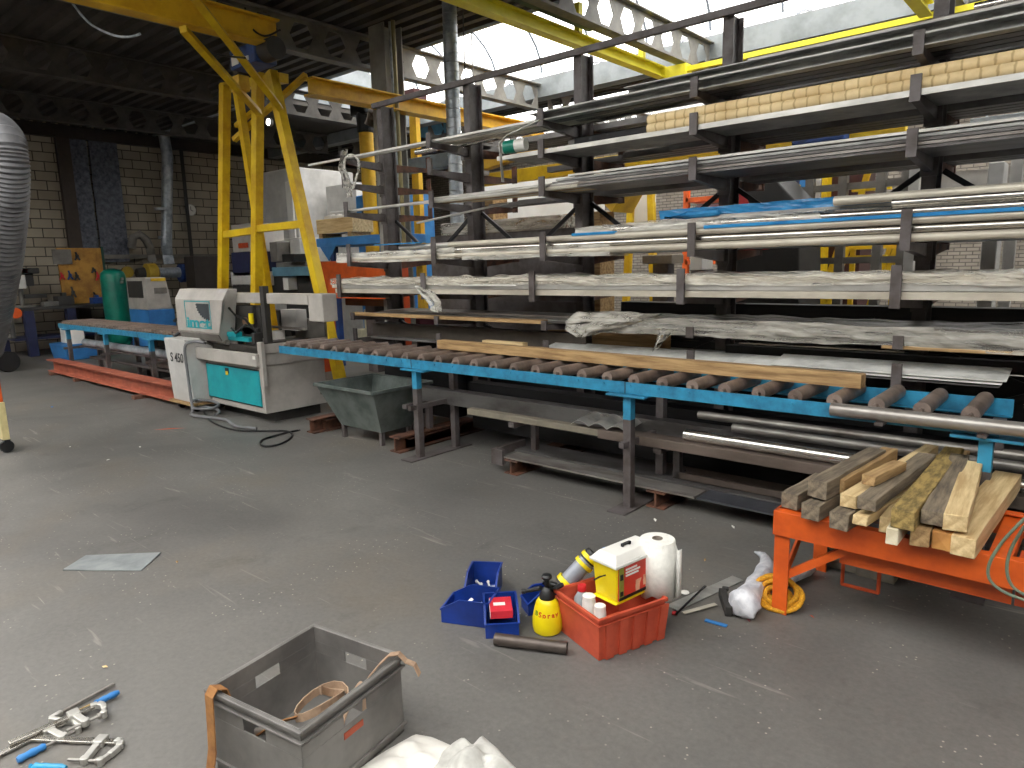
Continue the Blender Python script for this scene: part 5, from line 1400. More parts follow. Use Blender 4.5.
# scraps
for k, (x, y, s, m, lab) in enumerate(((705, 560, .02, wood_b, 'curled brown leaf like chip on the floor above the aluminium strips'), (733, 527, .03, paperw, 'white plastic scrap on the floor left of the trestle top'), (748, 620, .025, mat('dull red rag', (120, 60, 60), .8), 'dull red scrap under the white bag'),
        (812, 617, .015, orange_dk, 'small orange chip on the floor right of the rope'), (655, 520, .03, paperw, 'white crumb patch on the floor by the front foot plate'), (140, 447, .03, paperw, 'oblong white chip on the floor left, nearest the beam'), (70, 447, .02, paperw, 'white chip furthest left on the floor'),
        (108, 460, .02, paperw, 'white chip on the floor below the furthest left one'), (52, 407, .05, blue_bright, 'small blue film scrap on the floor before the red beam'), (170, 429, .06, orange, 'thin orange strip on the floor in front of the bandsaw'), (177, 562, .02, wood_b, 'orange brown chip right of the flat grey sheet'), (105, 667, .02, wood, 'yellow chip on the floor beyond the clamps'))):
    A = at(x, y, Z=.004); a = rr.uniform(0, 3)
    dv = Vector((math.cos(a), math.sin(a), 0))*s
    if k == 9: dv = Vector((.12, .13, 0))
    b = MB(); n_ = Vector((-dv.y, dv.x, 0)).normalized()*s*.35
    if k == 9: n_ = n_*.4
    b.add([A-dv, A+n_+Vector((0, 0, .006)), A+dv+Vector((0, 0, .003)), A-n_*1.1+Vector((0, 0, .002)), A+Vector((0, 0, .008))], [(0, 3, 4), (3, 2, 4), (2, 1, 4), (1, 0, 4), (0, 1, 2, 3)])
    solo('floor_scrap', b, m, lab, 'scrap')

# ================================================================== YELLOW GANTRY, CRANE BEAMS
gn = thing('gantry_frame', 'tall yellow painted A shaped steel crane frame standing behind the bandsaw', 'gantry', (-9.9, 5.6, 0))
def gb(name, p, q, w_=.15, h_=.11, m=yellow): return MB().bar(p, q, w_, h_, up=(0, 1, 0)).build(name, m, gn, world=True, bev=.004)
def gpt(x, y, Y): return at(x, y, Y=Y)
def ground(p, q):  # extend q->floor along p->q
    t = p.z/(p.z-q.z); return p+(q-p)*t
for (a, c, Y, lab) in (((225, 85), (223, 290), 5.4, 0), ((258, 72), (256.5, 290), 5.4, 0), ((271, 72), (320, 290), 5.4, 0)):
    p = gpt(*a, Y); q = gpt(*c, Y); gb('leg', p, ground(p, q), .135, .12)
p = gpt(237, 87, 5.4); q = gpt(268, 290, 5.9); gb('leg', p, ground(p, q), .11, .10)
gb('cross_bar', gpt(223, 235, 5.4), gpt(258, 230, 5.4), .10, .09); gb('cross_bar', gpt(257, 229, 5.4), gpt(303, 224, 5.4), .10, .09)
z0_ = 4.62
q1 = at(190, -8, X=-7.45); q2 = at(183, 29, X=-7.86)
gb('stay', gpt(280, 108, 5.35), q1, .08, .08); gb('stay', gpt(259, 113, 5.35), q2, .08, .08)
gb('brace', gpt(234, 140, 5.5), gpt(306, 75, 5.9), .07, .07)
gb('brace', gpt(236, 126, 5.5), gpt(262, 104, 5.6), .06, .06)
gb('head_beam', gpt(224, 88, 5.5), gpt(284, 78, 5.5), .12, .14)
def ibeam(name, label, X, y0, y1, zb, h, w_, m, t_=.02):
    b = MB().box(X-w_/2, X+w_/2, y0, y1, zb, zb+t_).box(X-w_/2, X+w_/2, y0, y1, zb+h-t_, zb+h).box(X-.01, X+.01, y0, y1, zb+t_, zb+h-t_)
    return solo(name, b, m, label, 'crane beam')
ydark = mat('ochre crane yellow', (224, 180, 36), .5, .0, rgb2=(196, 148, 26), scale=3)
ibeam('crane_girder', 'heavy ochre yellow crane girder under the roof at the upper left', -8.0, -4.0, 5.0, 4.36, .30, .20, ydark)
ibeam('crane_girder', 'ochre yellow crane girder running from the gantry behind the grey column', -8.15, 5.5, 10.4, 3.92, .215, .22, ydark)
ibeam('crane_rail', 'light yellow green crane rail crossing the rooflight diagonally', -5.62, 3.2, 10.3, 4.46, .16, .14, yellow_lt)
b = MB().box(-5.7, 1.0, 10.15, 10.23, 4.49, 4.56).box(-5.62, -5.2, 10.1, 10.3, 4.44, 4.6)
solo('crane_rail', b, yellow_lt, 'light yellow crane rail along the far side of the rooflight', 'crane beam')
ibeam('crane_rail', 'short light yellow crane rail end at the top right', -2.05, 8.3, 10.1, 4.5, .16, .14, yellow_lt)
solo('rail_duct', MB().box(-5.5, -5.42, 3.2, 8.0, 4.64, 4.70), mat('dark green', (30, 66, 58), .5), 'dark green conductor strip running beside the crane rail', 'strip')
for k, yy in enumerate((7.9, 9.5)):
    solo('rail_hanger', MB().box(-5.66, -5.58, yy, yy+.08, 4.62, 4.80 if k else 5.0), yellow_lt, ('near', 'far')[k]+' hanger holding the light yellow crane rail', 'hanger')
# hoist on the girder end
h0 = at(258, 55, Y=4.9)
ho = thing('crane_hoist', 'blue electric crane hoist hanging at the end of the ochre girder above the gantry', 'hoist', h0)
MB().box(h0.x-.42, h0.x+.18, 4.75, 5.05, h0.z-.13, h0.z+.10).build('hoist_body', blue_deep, ho, world=True, bev=.02)
MB().cyl((h0.x+.18, 4.9, h0.z), (h0.x+.42, 4.9, h0.z), .13, n=18).cyl((h0.x-.55, 4.9, h0.z-.05), (h0.x-.42, 4.9, h0.z-.05), .09, n=16).each('hoist_motor', dark, ho, world=True, smooth=True)
MB().box(h0.x-.36, h0.x-.20, 4.74, 4.75, h0.z-.09, h0.z+.03).box(h0.x-.10, h0.x+.04, 4.74, 4.75, h0.z-.09, h0.z-.04).each('hoist_plate', white, ho, world=True, label='white plates')
MB().box(h0.x-.62, h0.x-.42, 4.85, 5.0, h0.z-.34, h0.z-.15).build('trolley', [ydark], ho, world=True, bev=.01)
# hanging cables near the hoist and under the deck
for k, (pts, lab) in enumerate((([(270, -5), (300, 25), (330, 38), (360, 36), (400, 20), (425, 0)], 'grey cable'),)): pass
for k, (pts, Y, m, lab) in enumerate((([(70, 0), (88, 22), (110, 34), (128, 37), (140, 34)], 3.2, galv, 'pale cable drooping from the ochre girder at the top left'),
        ([(240, 12), (238, 35), (230, 47), (222, 40)], 4.6, black, 'black cable looping above the gantry left of the hoist'),
        ([(245, 8), (252, 28), (265, 36), (280, 30)], 4.7, black, 'black cable looping above the hoist'),
        ([(160, 0), (172, 22), (190, 45), (215, 54), (245, 58)], 4.4, black, 'long thin black cable running to the hoist from the left'))):
    solo('hanging_cable', MB().tube(cr([at(x, y, Y=Y) for x, y in pts]), .012, 8), m, lab, 'cable', smooth=True)

# flexible extraction hose, upper left
fh = []
for (x, y) in ((-60, 200), (-45, 160), (-25, 137), (-5, 130), (4, 142), (7, 165), (7, 195), (5, 225), (2, 255), (-3, 285), (-8, 315), (-16, 350)):
    fh.append(at(x, y, Y=1.62))
P = []
for i in range(len(fh)-1):
    for k in range(14): P.append(fh[i].lerp(fh[i+1], k/14))
# smooth the path
for _ in range(14): P = [P[0]]+[(P[i-1]+P[i]*2+P[i+1])/4 for i in range(1, len(P)-1)]+[P[-1]]
solo('flexible_hose', MB().tube(P, [.150 if i % 2 else .138 for i in range(len(P))], 22), mat('grey ribbed hose', (110, 110, 112), .5, .1, rgb2=(88, 88, 90)), 'fat grey ribbed extraction hose arching down at the left edge', 'hose', smooth=True)
# trolley post at the left edge
c0 = at(9, 452, Z=0)
tl = thing('trolley', 'orange and cream trolley upright on a black caster at the left edge', 'trolley', (c0.x-.05, c0.y, 0))
MB().box(c0.x-.25, c0.x+.03, c0.y-.04, c0.y+.02, .13, .50).build('post_lower', mat('cream paint', (222, 206, 150), .5), tl, world=True, bev=.004, label='cream lower post')
MB().box(c0.x-.25, c0.x-.02, c0.y-.04, c0.y+.02, .50, .95).build('post_upper', orange, tl, world=True, bev=.004, label='orange upper post')
b = MB().lathe([(.058, -.022), (.062, -.01), (.062, .01), (.058, .022)], (c0.x, c0.y-.01, .062), 20, axis='x').box(c0.x-.05, c0.x+.03, c0.y-.03, c0.y+.02, .10, .13)
b.build('caster', black, tl, world=True, smooth=True)


# ================================================================== LEFT WALL AND ITS CORNER
def wy(x, y, X): return at(x, y, X=X)
def wallbox(name, label, cat, x0, x1, y0, y1, X, depth, m, bev=.01, group=None):
    """box standing at plane X whose face fills the given span"""
    ym_ = (y0+y1)/2; a = wy(x0, ym_, X); c = wy(x1, ym_, X); a.z = wy((x0+x1)/2, y0, X).z; c.z = wy((x0+x1)/2, y1, X).z
    b = MB().box(X-depth, X, min(a.y, c.y), max(a.y, c.y), min(a.z, c.z), max(a.z, c.z))
    return solo(name, b, m, label, cat, group, bev=bev)
perf = mat('dark perforated sheet', (104, 108, 120), .6, .1, rgb2=(58, 62, 72), scale=9)
wallbox('hanging_sheet', 'left of two tall dark steel sheets hanging on the block wall', 'sheet', 67, 93, 134, 262, WX+.10, .02, perf, .001)
wallbox('hanging_sheet', 'right of two tall dark steel sheets hanging on the block wall', 'sheet', 95, 123, 136, 262, WX+.10, .02, perf, .001)
# wall clock
pc = wy(190.5, 210, WX+.03)
ck = thing('wall_clock', 'round white wall clock on the block wall left of the yellow gantry', 'clock', (WX+.0, pc.y, pc.z))
MB().lathe([(.15, 0), (.15, .035), (.135, .045)], (0, 0, 0), 28, axis='x').build('clock_case', grey_lt, ck, smooth=True)
MB().lathe([(.13, .045), (.13, .048)], (0, 0, 0), 28, axis='x').build('dial', white, ck)
MB().box(.048, .052, -.006, .006, 0, .09).bar((.05, 0, 0), (.05, .06, -.03), .012, .004, up=(1, 0, 0)).build('clock_hands', black, ck)
# tool board and bench
tb = thing('tool_board', 'yellowish brown wooden tool board standing on the blue workbench by the block wall', 'tool board', (-18.3, 6.0, 0))
a = wy(60, 276, -18.0); c = wy(104, 276, -18.0); a.z = wy(80, 248, -18.0).z; c.z = 1.06
MB().box(-18.04, -18.0, a.y, c.y, c.z, a.z).build('board', mat('tool board wood', (186, 138, 58), .7, rgb2=(142, 98, 40), scale=3), tb, world=True)
MB().box(-18.03, -17.98, c.y, c.y+.05, c.z-.2, a.z+.03).build('edge_post', mat('dark green post', (30, 70, 56), .6), tb, world=True)
rr = random.Random(11)
for (x, y, r1, m, lab) in ((70, 275, .10, blue_deep, 'blue pliers on the tool board'), (77, 276, .09, dark, 'black pliers on the tool board right of the blue ones'), (62, 276, .08, red, 'red handled tool at the left of the tool board'), (98, 276, .10, red, 'red tool at the right edge of the tool board'), (94, 270, .06, black, 'small black tool high at the right of the tool board'), (77, 256, .09, dark, 'thin dark tool near the top of the tool board'), (73, 292, .12, dark, 'large dark pliers low on the tool board'), (95, 296, .09, dark, 'dark round tool low at the right of the tool board'), (62, 253, .1, grey_mid, 'grey printed sheet pinned at the top left of the tool board')):
    p = wy(x, y, -17.97)
    b = MB().bar(p+Vector((0, -.02, r1)), p+Vector((0, .0, 0)), .035, .03).bar(p, p+Vector((0, -.05, -r1)), .03, .03).bar(p, p+Vector((0, .05, -r1)), .03, .03).cyl(p-Vector((.01, 0, 0)), p+Vector((.02, 0, 0)), .035, n=10)
    if 'sheet' in lab: b = MB().box(p.x, p.x+.01, p.y-.2, p.y+.18, p.z-.25, p.z+.08)
    solo('hand_tool' if 'sheet' not in lab else 'pinned_sheet', b, m, lab, 'tool')
wb = thing('workbench', 'dark blue steel workbench against the block wall at the left', 'workbench', (-18.0, 5.5, 0))
MB().box(-18.6, -17.5, 4.1, 6.75, .98, 1.05).build('worktop', dark, wb, world=True, bev=.01)
for (x, y) in ((-17.6, 4.5), (-17.6, 5.3), (-17.6, 6.6), (-18.5, 4.2), (-18.5, 6.6)):
    MB().box(x-.09, x+.09, y-.09, y+.09, 0, .98).build('leg', navy, wb, world=True, bev=.01)
MB().box(-18.5, -17.6, 4.2, 6.6, .35, .40).build('lower_shelf', navy, wb, world=True)
for (x, y, s, m, lab, h) in ((-17.75, 5.25, .16, dark, 'black vice on the blue workbench', .2), (-17.7, 5.9, .12, blue_deep, 'blue box on the blue workbench left of the tank', .14), (-17.8, 6.15, .10, blue_deep, 'second blue box on the blue workbench nearer the tank', .14), (-17.7, 6.45, .08, red, 'small red box at the tank end of the blue workbench', .18), (-17.7, 4.95, .14, grey_mid, 'grey block on the blue workbench beside the vice', .1)):
    b = MB().box(x-s, x+s, y-s, y+s, 1.051, 1.051+h).box(x-s*.4, x+s*.4, y-s*.3, y+s*.3, 1.051+h, 1.051+h*1.4)
    solo('bench_tool', b, m, lab, 'bench tool', bev=.01)
# drill press, by the hose
dp = thing('drill_press', 'grey pillar drill with red top on the workbench beside the fat hose', 'drill press', (-17.8, 4.45, 1.05))
q = wy(22, 300, -17.8); 
MB().cyl((-17.8, q.y, 1.06), (-17.8, q.y, 1.75), .05, n=12).box(-18.0, -17.6, q.y-.2, q.y+.2, 1.052, 1.09).build('pillar', grey_mid, dp, world=True, bev=.005)
MB().box(-18.0, -17.55, q.y-.30, q.y+.06, 1.45, 1.75).build('drill_head', grey_lt, dp, world=True, bev=.02)
MB().box(-18.0, -17.5, q.y-.3, q.y+.32, 1.76, 1.88).box(-17.9, -17.6, q.y+.02, q.y+.22, 1.5, 1.76).build('belt_cover', dark, dp, world=True, bev=.02)
MB().box(-17.58, -17.5, q.y-.3, q.y+.1, 1.78, 1.86).build('cover_stripe', red, dp, world=True)
MB().box(-17.95, -17.6, q.y+.02, q.y+.42, 1.24, 1.32).build('drill_table', dark, dp, world=True)
# green pressure tank
p = wy(118, 320, -16.9)
gt = thing('pressure_tank', 'tall dark green compressed air tank between the tool board and the compressor', 'tank', (-16.9, p.y, 0))
MB().lathe([(.18, .15), (.24, .22), (.25, .3), (.25, 1.66), (.23, 1.74), (.16, 1.80), (.03, 1.83)], (0, 0, 0), 26).build('tank_shell', green, gt, smooth=True)
MB().box(.24, .30, .05, .10, 1.5, 1.56).cyl((.26, .08, 1.6), (.33, .08, 1.6), .03, n=10).build('valve', bare, gt)
for a_ in (.5, 2.6, 4.7): MB().box(.2*math.cos(a_)-.03, .2*math.cos(a_)+.03, .2*math.sin(a_)-.03, .2*math.sin(a_)+.03, 0, .25).build('foot', green, gt)
# compressor cabinet
cp = thing('compressor', 'grey over blue compressor cabinet right of the green tank', 'compressor', (-15.6, 6.9, 0))
a = wy(148, 308, -15.2); c = wy(173, 308, -15.2)
y0c, y1c = a.y, c.y
b = MB(); b.prism([(y0c, .95), (y1c, .95), (y1c-.08, 1.62), (y0c, 1.62)], (-16.2, 0, 0), (0, 1, 0), (0, 0, 1), (1.0, 0, 0))
b.build('upper_case', grey_mach, cp, world=True, bev=.02)
MB().box(-16.2, -15.18, y0c, y1c+.02, .0, .95).build('lower_case', blue_bright, cp, world=True, bev=.01)
ym = y0c+(y1c-y0c)*.52
MB().box(-16.1, -15.35, y0c-.012, y0c, 1.2, 1.55).build('grille', dark, cp, world=True)
MB().box(-15.2, -15.188, ym-.1, ym+.15, 1.28, 1.4).build('name_plate', grey_mid, cp, world=True)
MB().box(-15.2, -15.186, ym-.15, ym+.15, 1.54, 1.6).build('yellow_sticker', yellow, cp, world=True)
# blower and ducts on the wall
bl = thing('wall_blower', 'yellow bodied extraction blower on the block wall above the compressor', 'blower', (WX+.5, 8.2, 2.0))
p = wy(152, 273, -18.4)
MB().lathe([(.14, -.18), (.24, -.14), (.24, .08), (.16, .14)], (p.x, p.y, p.z), 22, axis='y').build('blower_body', mat('dirty yellow', (190, 160, 50), .6), bl, world=True, smooth=True)
MB().lathe([(.12, -.36), (.15, -.19)], (p.x, p.y, p.z), 18, axis='y').build('intake', dark, bl, world=True, smooth=True)
p2 = wy(184, 273, -18.4)
MB().lathe([(.13, 0), (.13, p2.y-p.y)], (p.x, p.y, p.z), 16, axis='y').build('outlet_pipe', galv, bl, world=True, smooth=True)
MB().lathe([(.2, -.12), (.24, -.1), (.24, .0), (.16, .0), (.16, .1), (.22, .1), (.22, .2)], (p2.x, p2.y, p2.z), 18, axis='y').build('flange', blue_deep, bl, world=True, label='blue flange')
p = wy(169, 262, -18.5); q = wy(155, 135, -18.5)
b = MB().tube([(-18.5, p.y, p.z-.05), (-18.5, p.y-.02, p.z+.4), (-18.5, q.y+.25, q.z-.5), (-18.5, q.y+.22, q.z), (-18.5, q.y+.12, q.z+.18), (-18.5, q.y-.2, q.z+.28), (-18.5, q.y-1.6, q.z+.45)], .13, 16)
for zz in (2.6, 3.3): b.lathe([(.16, -.03), (.16, .03)], (-18.5, p.y-.02-(zz-2.1)*.03, zz), 16)
solo('wall_duct', b, galv, 'round grey duct rising up the block wall and bending left under the roof', 'duct', smooth=True)
p = wy(150, 262, -18.5)
b = MB().tube([(-18.4, p.y+.02, p.z), (-18.4, p.y+.0, p.z+.35), (-18.4, p.y-.08, p.z+.55), (-18.4, p.y-.22, p.z+.68), (-18.45, p.y-.36, p.z+.6), (-18.5, p.y-.40, p.z+.35)], .10, 14)
solo('elbow_duct', b, grey_mid, 'dark elbow shaped duct above the yellow blower', 'duct', smooth=True)
p = wy(181, 150, -18.85); q = wy(190, 290, -18.85)
solo('wall_pipe', MB().tube([(-18.85, p.y, 4.9), (-18.85, p.y, 2.0), (-18.85, p.y+.2, 1.6)], .05, 8), dark, 'thin dark pipe down the block wall right of the duct', 'pipe', smooth=True)
p = wy(100, 262, -18.85)
solo('wall_pipe', MB().box(-18.95, -18.85, p.y, p.y+3.2, 2.08, 2.18), grey_mid, 'horizontal grey pipe along the block wall behind the blower', 'pipe')
wallbox('dark_cabinet', 'dark steel cabinet by the block wall left of the gantry leg', 'cabinet', 198, 224, 256, 358, -17.2, .5, mat('dark brown steel', (58, 52, 48), .6))
p = wy(127, 272, -18.7)
solo('pressure_gauge', MB().lathe([(.14, 0), (.14, .06)], (p.x, p.y, p.z), 18, axis='x'), mat('dirty yellow', (190, 160, 50), .6), 'round yellow gauge on the wall left of the blower', 'gauge', smooth=True)
# things on the floor behind and under the left conveyor
p = at(80, 357, Z=0)
solo('blue_tub', taper_box(MB(), p.x-.3, p.x+.5, 4.62, 5.2, 0, .32, p.x-.36, p.x+.56, 4.58, 5.24), blue_bright, 'blue plastic tub on the floor behind the left conveyor', 'tub', bev=.02)
for k, (x, lab) in enumerate(((-13.55, 'left white canister standing in the blue tub'), (-13.1, 'right white canister standing in the blue tub'))):
    t = thing('canister', lab, 'canister', (p.x-.1+.42*k, 4.9, .30))
    MB().box(-.15, .15, -.12, .12, 0, .42).build('canister_body', white, t, bev=.03)
    MB().cyl((.05, 0, .42), (.05, 0, .47), .035, n=10).build('cap', black, t)
for k, (x, y, s, m, lab) in enumerate(((-12.0, 4.9, .25, dark, 'dark box on the floor behind the middle of the left conveyor'), (-11.0, 5.0, .3, rust, 'rusty box on the floor behind the left conveyor near the bandsaw'), (-10.2, 4.9, .2, grey_mid, 'grey box on the floor behind the left conveyor beside the bandsaw'), (-12.7, 5.3, .25, green, 'green box on the floor behind the left conveyor'))):
    solo('metal_box', MB().box(x-s, x+s, y-s*.8, y+s*.8, 0, s*2).box(x-s*.7, x+s*.6, y-s*.5, y+s*.5, s*2, s*2.5), m, lab, 'box', bev=.01)
p = at(9, 372, Z=0)
wh = thing('pallet_truck', 'orange handled hand trolley with black wheel far at the left edge', 'trolley', (p.x, p.y, 0))
MB().lathe([(.17, -.06), (.19, -.04), (.19, .04), (.17, .06)], (p.x, p.y, .19), 20, axis='x').build('wheel', black, wh, world=True, smooth=True)
MB().box(p.x-1.2, p.x+.1, p.y-.5, p.y+.1, .62, .68).build('deck', grey_mid, wh, world=True)
MB().box(p.x-1.2, p.x-1.1, p.y-.5, p.y+.1, .19, .62).build('upright', orange, wh, world=True)
b = MB(); q = at(14, 313, Y=p.y)
MB().cyl((q.x-.3, p.y, q.z), (q.x+.12, p.y, q.z), .09, n=14).build('handle', orange, wh, world=True, smooth=True)
MB().cyl((q.x-.25, p.y, .65), (q.x-.25, p.y, q.z), .04, n=8).build('stem', dark, wh, world=True)
# ================================================================== BEHIND THE RACK
def backbox(name, label, cat, x0, x1, y0, y1, Y, depth, m, bev=.01, parent=None, group=None, ground=False, rods=False):
    a = at((x0+x1)/2, y0, Y=Y); c = at((x0+x1)/2, y1, Y=Y); l = at(x0, (y0+y1)/2, Y=Y); r_ = at(x1, (y0+y1)/2, Y=Y)
    b = MB().box(l.x, r_.x, Y, Y+depth, 0 if ground else c.z, a.z)
    if rods: b.box(l.x+.1, l.x+.12, Y+.1, Y+.12, a.z, DECK).box(r_.x-.12, r_.x-.1, Y+.1, Y+.12, a.z, DECK)
    if parent is not None: return b.build(name, m, parent, world=True, bev=bev)
    return solo(name, b, m, label, cat, group, bev=bev)
# machines seen between the gantry legs
t = thing('machine_cabinet', 'big pale grey machine cabinet seen through the yellow gantry', 'machine', (-13, 9.5, 0))
a = at(266, 172, Y=9.0); c = at(298, 238, Y=9.0)
MB().box(a.x-.3, c.x+.05, 9.0, 10.6, .2, a.z).build('cabinet_body', grey_lt, t, world=True, bev=.03)
MB().box(c.x-.3, c.x-.05, 8.96, 9.0, 1.9, a.z-.3).build('door_edge', white, t, world=True, bev=.01)
MB().box(a.x-.25, c.x, 9.03, 10.5, .0, .2).build('plinth', dark, t, world=True)
t = thing('glazed_cabin', 'white framed dark glazed machine cabin right of the gantry', 'machine cabin', (-11, 9.5, 0))
l = at(300, 172, Y=11.0); r_ = at(322, 270, Y=11.0)
MB().box(l.x, r_.x, 11.0, 11.05, l.z-.08, l.z).box(r_.x-.08, r_.x, 11.0, 11.05, r_.z, l.z).box(l.x, r_.x, 11.0, 11.05, 1.95, 2.1).each('cabin_frame', white, t, world=True, bev=.005)
MB().box(l.x, r_.x-.08, 11.02, 11.04, 2.1, l.z-.08).build('cabin_glass', glass_dark, t, world=True)
MB().box(l.x, r_.x, 11.06, 12.0, .0, l.z).build('cabin_body', grey_lt, t, world=True)
t = thing('milling_machine', 'low grey and blue machine tool seen between the gantry posts', 'machine', (-12, 7.6, 0))
for (x0, x1, y0, y1, m, nm) in ((232, 253, 224, 252, grey_mach, 'control_case'), (232, 254, 252, 276, navy, 'column'), (231, 256, 272, 286, grey_lt, 'bed'), (233, 254, 284, 296, dark, 'base'), (238, 247, 243, 248, orange_dk, 'panel_strip')):
    backbox(nm, None, None, x0, x1, y0, y1, 7.4 if nm != 'panel_strip' else 7.36, .7 if nm != 'panel_strip' else .03, m, parent=t)
MB().box(-13.5, -12.7, 7.5, 7.75, 0, .9).build('pedestal', dark, t, world=True)
t = thing('lathe', 'pale blue bedded lathe seen between the gantry diagonals', 'lathe', (-10.6, 7.6, 0))
for (x0, x1, y0, y1, Y, m, nm) in ((272, 309, 267, 276, 7.5, mat('pale blue paint', (96, 140, 160), .5), 'bed'), (266, 312, 276, 300, 7.8, dark, 'base'), (275, 300, 240, 256, 7.9, grey_lt, 'headstock'), (282, 294, 254, 262, 7.4, black, 'chuck_guard'), (283, 288, 277, 290, 7.6, white, 'gearbox'), (270, 277, 242, 262, 7.6, grey_mid, 'cover'), (276, 306, 262, 267, 7.6, grey_mid, 'carriage')):
    backbox(nm, None, None, x0, x1, y0, y1, Y, .5, m, parent=t)
l = at(270, 290, Y=7.9); MB().box(l.x+.6, l.x+1.7, 7.9, 8.2, 0, 1.3).build('cabinet', dark, t, world=True)
backbox('white_cabinet', 'white cabinet behind the lathe between the gantry diagonals', 'cabinet', 282, 303, 238, 262, 8.45, .4, white, ground=True)
# blue bench and crate, orange guard
t = thing('steel_bench', 'bright blue steel bench with gusset behind the left end of the rack', 'bench', (-8.5, 7.2, 0))
l = at(316, 240, Y=7.0); r_ = at(392, 240, Y=7.0)
MB().box(l.x, r_.x, 7.0, 7.7, l.z-.12, l.z+.02).build('bench_top', blue_bright, t, world=True, bev=.01)
MB().prism([(l.x+.1, l.z-.12), (l.x+.55, l.z-.12), (l.x+.33, l.z-.36)], (0, 7.0, 0), (1, 0, 0), (0, 0, 1), (0, .02, 0)).build('gusset', blue_bright, t, world=True)
for xx in (l.x+.1, r_.x-.2): MB().box(xx, xx+.1, 7.2, 7.3, 0, l.z-.1).build('leg', blue_deep, t, world=True)
bz = l.z+.02
l2 = at(317, 233, Y=7.1); r2 = at(353, 233, Y=7.1)
ct = thing('wooden_box', 'low pale wooden box standing on the bright blue bench', 'box', ((l2.x+r2.x)/2, 7.3, bz))
MB().box(l2.x, r2.x, 7.1, 7.12, bz+.08, bz+.32).box(l2.x, r2.x, 7.5, 7.52, bz+.08, bz+.32).box(l2.x, l2.x+.02, 7.12, 7.5, bz+.08, bz+.32).box(r2.x-.02, r2.x, 7.12, 7.5, bz+.08, bz+.32).build('box_sides', wood, ct, world=True)
MB().box(l2.x+.05, l2.x+.15, 7.1, 7.5, bz, bz+.08).box(r2.x-.15, r2.x-.05, 7.1, 7.5, bz, bz+.08).each('skid', wood_b, ct, world=True)
for k in range(3):
    l3 = at(329+7*k, 222, Y=7.3)
    solo('white_container', MB().box(l3.x, l3.x+.2, 7.2, 7.45, bz+.085, l3.z+.1).box(l3.x+.05, l3.x+.12, 7.28, 7.36, l3.z+.1, l3.z+.13), white, ORD[k]+' white container from the left in the low wooden box', 'container', bev=.02)
t = thing('orange_guard', 'large orange machine guard seen behind the left end of the rack', 'machine guard', (-8, 6.6, 0))
l = at(313, 262, Y=6.6); r_ = at(392, 262, Y=6.6); lb_ = at(340, 292, Y=6.6)
MB().box(l.x, r_.x, 6.6, 6.66, lb_.z-.1, l.z).build('guard_panel', orange, t, world=True, bev=.005)
MB().box(l.x, l.x+.08, 6.6, 6.9, 0, l.z).box(r_.x-.08, r_.x, 6.6, 6.9, 0, l.z).each('guard_posts', orange_dk, t, world=True)
# blue tall machine behind
t = thing('press_machine', 'bright blue tall machine behind the left part of the rack', 'machine', (-8.6, 9, 0))
l = at(355, 196, Y=8.6); r_ = at(400, 240, Y=8.6)
MB().box(l.x, r_.x, 8.6, 9.5, 0, l.z).build('machine_body', blue_bright, t, world=True, bev=.03)
MB().box(l.x+.3, l.x+.8, 8.5, 8.6, 2.3, 2.8).build('control_panel', dark, t, world=True, bev=.01)
backbox('tall_panel', 'light grey tall cabinet behind the film loop', 'cabinet', 328, 358, 184, 262, 9.6, .4, grey_lt, ground=True)
# jib crane post, yellow with black motor and flexible duct
t = thing('jib_post', 'yellow jib crane post with black drive seen behind the rack end', 'crane post', (-9.2, 8.35, 0))
a = at(366, 133, Y=8.35); 
MB().cyl((a.x, 8.35, 0), (a.x, 8.35, a.z), .13, n=16).build('post', ydark, t, world=True, smooth=True)
MB().cyl((a.x, 8.35, a.z), (a.x, 8.35, a.z+.35), .16, n=16).box(a.x-.25, a.x+.2, 8.2, 8.5, a.z+.3, a.z+.65).build('drive', black, t, world=True, bev=.03)
q = at(375, 113, Y=8.25); s_ = at(386, 150, Y=8.25)
MB().tube([(q.x-.1, 8.25, q.z-.2), (q.x, 8.25, q.z), (q.x+.15, 8.25, q.z-.05), (s_.x, 8.25, s_.z), (s_.x+.02, 8.25, s_.z-.6)], .14, 12).build('elbow_hose', mat('brown duct', (108, 96, 84), .6), t, world=True, smooth=True)
a = at(399, 115, Y=7.6) ; 
a = at(414, 110, Y=8.9); 
t = thing('yellow_post', 'slim yellow post standing behind the grey column', 'post', (a.x, 8.9, 0))
MB().box(a.x-.09, a.x+.09, 8.85, 8.95, 0, a.z+.1).build('shaft', ydark, t, world=True)
a = at(413, 97, Y=8.9)
MB().box(a.x-.6, a.x+.2, 8.75, 9.05, a.z-.15, a.z+.1).build('head_plate', mat('maroon', (78, 34, 36), .6), t, world=True)
MB().box(a.x+.1, a.x+1.2, 8.85, 8.95, 1.98, 2.12).build('low_arm', ydark, t, world=True)
backbox('hanging_duct', 'pale grey rectangular duct crossing behind the rack at the left', 'duct', 378, 448, 158, 172, 8.0, .18, mat('blue grey sheet', (146, 156, 160), .5), rods=True)
backbox('hanging_duct', 'dark grey rectangular duct end right of the pale one', 'duct', 449, 476, 155, 176, 8.0, .3, grey_mid, rods=True)
backbox('hanging_banner', 'light blue panel high behind the slim yellow post', 'panel', 420, 446, 118, 135, 12.0, .1, mat('light blue panel', (110, 170, 200), .6), rods=True)
backbox('orange_sling', 'small orange tag on the left end of the top rack level', 'tag', 511, 522, 112, 117, 4.55, .02, orange_dk, .001) if False else None
